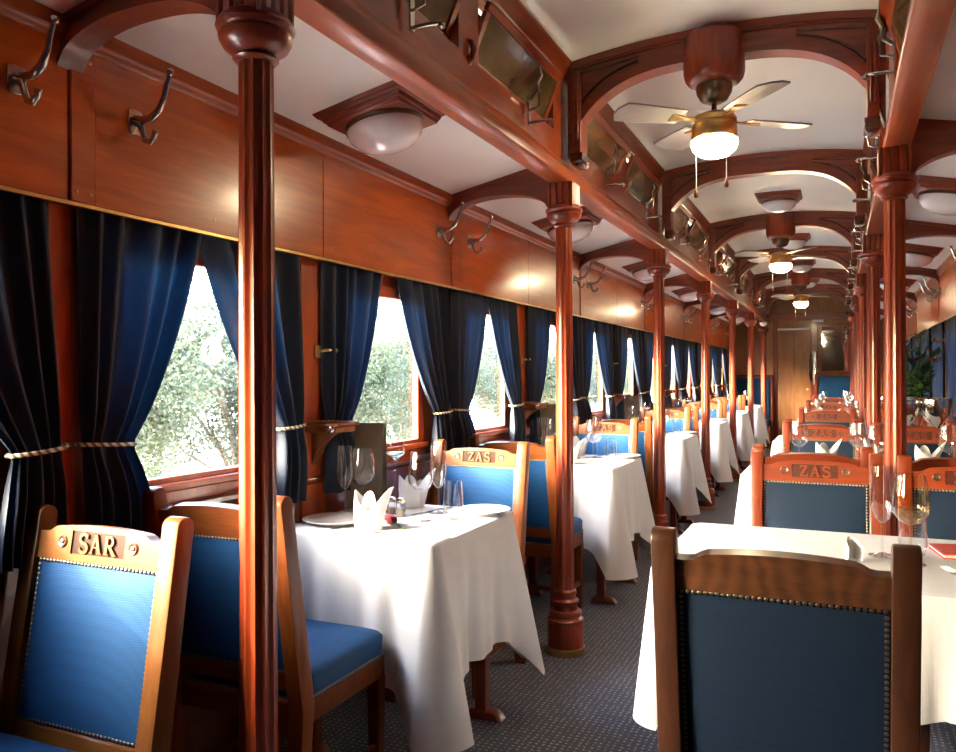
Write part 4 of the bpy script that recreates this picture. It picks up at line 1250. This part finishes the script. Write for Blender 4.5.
def CP(u, v):
    a = PI * (u - 0.5)
    return (0.020 * math.sin(a), 0.045 * math.cos(a) - 0.02 - 0.01 * v, 0.001 + 0.062 * v * (1 - 0.45 * abs(2 * u - 1) ** 2))
m.grid(CP, 20, 8)
o = m.build('place_card', 'paper', solid=0.0012); o.location = (0.030, 2.400, TZ); o.rotation_euler = (0, 0, 0.4)
tag(o, 'curved cream card standing behind the shade-darkened oak chair rail', 'card')

# buffet things on the fourth right-hand table
cy = mid_y(3) + 0.0
bw = thing('silver_bowl', '', 'bowl')
MB().lathe([(0.0, 0.0), (0.062, 0.0), (0.066, 0.010), (0.045, 0.022), (0.020, 0.040), (0.016, 0.09), (0.026, 0.130), (0.070, 0.165), (0.098, 0.215), (0.106, 0.290), (0.104, 0.315), (0.112, 0.322), (0.110, 0.328), (0.101, 0.315), (0.098, 0.26), (0.08, 0.19), (0.0, 0.15)], 40).build('bowl', 'silver', bw)
for sg in (-1, 1): MB().tube([(sg * 0.103, -0.025, 0.29), (sg * 0.128, -0.018, 0.275), (sg * 0.132, 0, 0.27), (sg * 0.128, 0.018, 0.275), (sg * 0.103, 0.025, 0.29)], 0.005, 8).build('handle', 'silver', bw)
place(bw, 'polished silver punch bowl beside the column on the buffet table', (0.435, cy - 0.10, TZ), 0.3, 'silver bowls')
place(bw, 'polished silver punch bowl at the right picture edge on the buffet table', (0.635, cy - 0.12, TZ), 1.2, 'silver bowls')
fa = thing('flower_arrangement', 'tall bouquet of orange lilies and green leaves behind the silver bowls', 'flowers', (0.50, cy + 0.16, TZ))
MB().lathe([(0.0, 0.0), (0.06, 0.0), (0.065, 0.02), (0.05, 0.08), (0.075, 0.18), (0.085, 0.24), (0.08, 0.24), (0.05, 0.10), (0.0, 0.06)], 28).build('vase', 'silver', fa)
rr = random.Random(5)
stm = MB(); lv = MB()
def leafquad(mb, p, d, w, l, up):
    d = d.normalized(); sd = d.cross(up).normalized() * w
    a = p; b = p + d * l * 0.45 + sd; c = p + d * l; e = p + d * l * 0.45 - sd
    mb.add([a, b, c, e], [(0, 1, 2), (0, 2, 3)])
tips = []
for i in range(26):
    a = rr.random() * 6.28; rad = 0.05 + 0.18 * rr.random(); h = 0.36 + 0.44 * rr.random()
    tip = Vector((rad * math.cos(a), rad * math.sin(a) * 0.7, h)); tips.append(tip)
    stm.tube([(0, 0, 0.12), (tip.x * 0.4, tip.y * 0.4, h * 0.6), tuple(tip)], 0.004, 5)
    for j in range(14):
        u = 0.35 + 0.65 * rr.random()
        p = Vector((tip.x * u * 0.9, tip.y * u * 0.9, 0.15 + (h - 0.15) * u))
        leafquad(lv, p, Vector((rr.uniform(-1, 1), rr.uniform(-1, 1), rr.uniform(-.3, .7))), 0.022, 0.11, Vector((0, 0, 1)))
stuff(lv.build('leaves', 'leaf', fa, smooth=False)); stm.build('stems', 'leaf', fa)
for i, tip in enumerate(tips[:11]):
    m = MB()
    for j in range(6):
        a = j * PI / 3
        leafquad(m, tip, Vector((math.cos(a), math.sin(a), 0.5)), 0.020, 0.075, Vector((0, 0, 1)))
    m.build('blossom', 'orange_petal' if i % 3 else 'rose_red', fa, smooth=False)

# ================================================================== END WALLS
def end_wall(y0, y1, nm, face):
    m = MB(); m.box(X(-1, 1.45), X(1, 1.45), y0, y1, 0, 2.9)
    return struct(m.build(nm, 'endwood', smooth=False))
ew = end_wall(YE, YE + 0.05, 'wall_far', -1)
yb = YE
MB().box(X(-1, QV), X(1, QV), yb - 0.035, yb, 2.20, 2.32).build('header', 'mahogany_x', ew, bevel=0.004)
for (a, b) in ((-1.045, -0.985), (-0.435, -0.335), (0.175, 0.24)):
    MB().box(a, b, yb - 0.03, yb, 0, 2.20).build('pilaster', 'mahogany', ew, bevel=0.004)
for (a, b) in ((-1.70, -1.39), (-1.38, -1.05), (0.245, 0.48), (0.49, 0.76)):
    MB().box(a, b, yb - 0.012, yb, 0.10, 2.18).build('panel', 'endwood', ew, bevel=0.004)
dr = struct(MB().box(-0.985, -0.435, yb - 0.020, yb - 0.002, 0.0, 2.02).build('door_1', 'endwood', bevel=0.003))
for (a, b) in ((-0.975, -0.715), (-0.705, -0.445)):
    MB().box(a, b, yb - 0.028, yb - 0.020, 0.08, 1.96).build('panel', 'endwood', dr, bevel=0.003)
MB().lathe([(0.0, 0), (0.022, 0.004), (0.020, 0.02), (0.009, 0.024), (0.009, 0.03)], 14, m=Matrix.Translation((-0.50, yb - 0.052, 1.0)) @ Matrix.Rotation(-PI / 2, 4, 'X')).build('handle', 'brass', dr)
struct(MB().box(-0.985, -0.435, yb - 0.03, yb - 0.002, 2.03, 2.065).build('trim_11', 'paper', bevel=0.003))
t = thing('wall_mirror', 'framed mirror on the far end wall right of the door', 'mirror', (-0.06, yb, 1.70))
MB().box(-0.215, 0.215, -0.012, -0.004, -0.39, 0.39).build('glass', 'mirror', t, smooth=False)
fm = MB()
for (a, b, c, d) in ((-0.235, 0.235, 0.385, 0.42), (-0.235, 0.235, -0.42, -0.385), (-0.235, -0.21, -0.385, 0.385), (0.21, 0.235, -0.385, 0.385)): fm.box(a, b, -0.022, 0, c, d)
fm.build('frame', 'mahogany', t, bevel=0.004)
o = MB().lathe([(0.0, 0.0), (0.05, 0.004), (0.12, 0.02), (0.17, 0.05), (0.172, 0.056), (0.12, 0.03), (0.05, 0.012), (0.0, 0.009)], 36, m=Matrix.Translation((-0.40, yb - 0.035, 1.37)) @ Matrix.Rotation(PI / 2, 4, 'X') @ Matrix.Scale(0.45, 4, (1, 0, 0)) @ Matrix.Scale(1.7, 4, (0, 1, 0))).build('wall_dish', 'pewter')
tag(o, 'tall oval grey dish hung on the far end wall beside the door', 'ornament')
o = MB().box(-0.42, -0.24, yb - 0.055, yb - 0.037, 2.155, 2.20).build('sign_plate', 'paper', bevel=0.002)
tag(o, 'small blank white plate on the header above the far mirror', 'sign')
def bench(lab, cx, y, w, h):
    t = thing('high_back_bench', lab, 'bench', (cx, y, 0))
    MB().box(-w / 2, w / 2, 0.02, 0.06, 0.30, h - 0.03).build('backboard', 'red_x', t, bevel=0.004)
    MB().box(-w / 2 + 0.03, w / 2 - 0.03, -0.03, 0.02, 0.50, h - 0.06).build('upholstered_back', 'blue', t, bevel=0.02, seg=3)
    MB().box(-w / 2 - 0.015, w / 2 + 0.015, -0.02, 0.07, h - 0.03, h).build('top_rail', 'oak_x', t, bevel=0.006)
    MB().box(-w / 2 + 0.02, w / 2 - 0.02, -0.42, 0.02, 0.36, 0.48).build('seat_cushion', 'blue', t, bevel=0.02, seg=3)
    MB().box(-w / 2, w / 2, -0.40, 0.06, 0.0, 0.36).build('seat_box', 'red_x', t, bevel=0.004)
    for sg in (-1, 1): MB().box(*sorted((sg * (w / 2 - 0.005), sg * (w / 2 + 0.03))), -0.04, 0.065, 0.0, h - 0.03).build('end_post', 'red', t, bevel=0.005)
bench('high-backed blue bench in the far left corner beyond the last two-seat table', -1.395, YE - 0.11, 0.62, 1.25)
bench('high-backed navy bench under the far mirror at the end of the car', -0.055, YE - 0.11, 0.58, 1.29)
wl = thing('corner_lamp', 'tiny white dome lamp high beside the last left-hand column', 'lamp', (X(-1, QC) + 0.02, line_y(7) - 0.25, ZS - 0.012))
MB().lathe([(0.07, 0.0), (0.07, -0.02), (0.06, -0.03)], 24).build('mount', 'bronze', wl)
MB().lathe([(0.062, -0.024), (0.060, -0.05), (0.04, -0.08), (0.0, -0.092)], 24).build('shade', 'opal', wl, angle=80)
bwl = end_wall(YB - 0.05, YB, 'wall_back', 1)

# ================================================================== OUTSIDE
def bush_mesh(seed, nleaf, mat):
    r = random.Random(seed)
    lobes = [(Vector((r.uniform(-0.8, 0.8), r.uniform(-1.2, 1.2), r.uniform(0.8, 3.0))), r.uniform(0.55, 0.95)) for _ in range(16)]
    m = MB()
    vs, fs = [], []
    for i in range(nleaf):
        c, rad = r.choice(lobes)
        d = Vector((r.gauss(0, 1), r.gauss(0, 1), r.gauss(0, 1))).normalized()
        p = c + d * rad * (0.55 + 0.45 * r.random())
        if p.z < 0.05: continue
        t = Vector((r.gauss(0, 1), r.gauss(0, 1), r.gauss(0, 0.6))).normalized()
        b = t.cross(Vector((r.gauss(0, 1), r.gauss(0, 1), r.gauss(0, 1)))).normalized()
        l, w = r.uniform(0.04, 0.10), r.uniform(0.015, 0.03)
        o = len(vs)
        vs += [p - t * l / 2, p + b * w, p + t * l / 2, p - b * w]
        fs.append((o, o + 1, o + 2, o + 3))
    m.v = [tuple(v) for v in vs]; m.f = fs
    me = bpy.data.meshes.new('foliage'); me.from_pydata(m.v, [], m.f); me.materials.append(MAT[mat])
    tr = MB()
    for (c, rad) in lobes:
        tr.tube([(0, 0, 0), (c.x * 0.2 + r.uniform(-.1, .1), c.y * 0.2, c.z * 0.45), (c.x * 0.7, c.y * 0.7, c.z * 0.85), tuple(c + Vector((0, 0, rad * 0.6)))], [0.06, 0.035, 0.02, 0.006], 6)
    return me, tr.mesh('trunk', 'bark')
BM = [bush_mesh(1, 24000, 'foliage1'), bush_mesh(2, 24000, 'foliage2')]
by = [-1.0, 2.4, 5.6, 8.6, 11.6, 14.8, 18.2, 21.8, 25.6, 29.6, 34.0, 39.0, 44.5]
for i, y in enumerate(by):
    ORDX = ['first', 'second', 'third', 'fourth', 'fifth', 'sixth', 'seventh', 'eighth', 'ninth', 'tenth', 'eleventh', 'twelfth', 'farthest']
    t = thing('bush', 'sunlit %s bush outside the left windows, %s from the near end' % (('grey-green', 'yellow-green')[i % 2], ORDX[i]), 'bush', (-9.6 - R.uniform(0, 0.9) - 0.05 * i, y, -1.15), R.uniform(0, 6), 'bushes outside')
    t.scale = (1.0, 1.30, 1.16 + R.uniform(-.04, .04))
    stuff(link('foliage', BM[i % 2][0], t)); link('trunk', BM[i % 2][1], t)
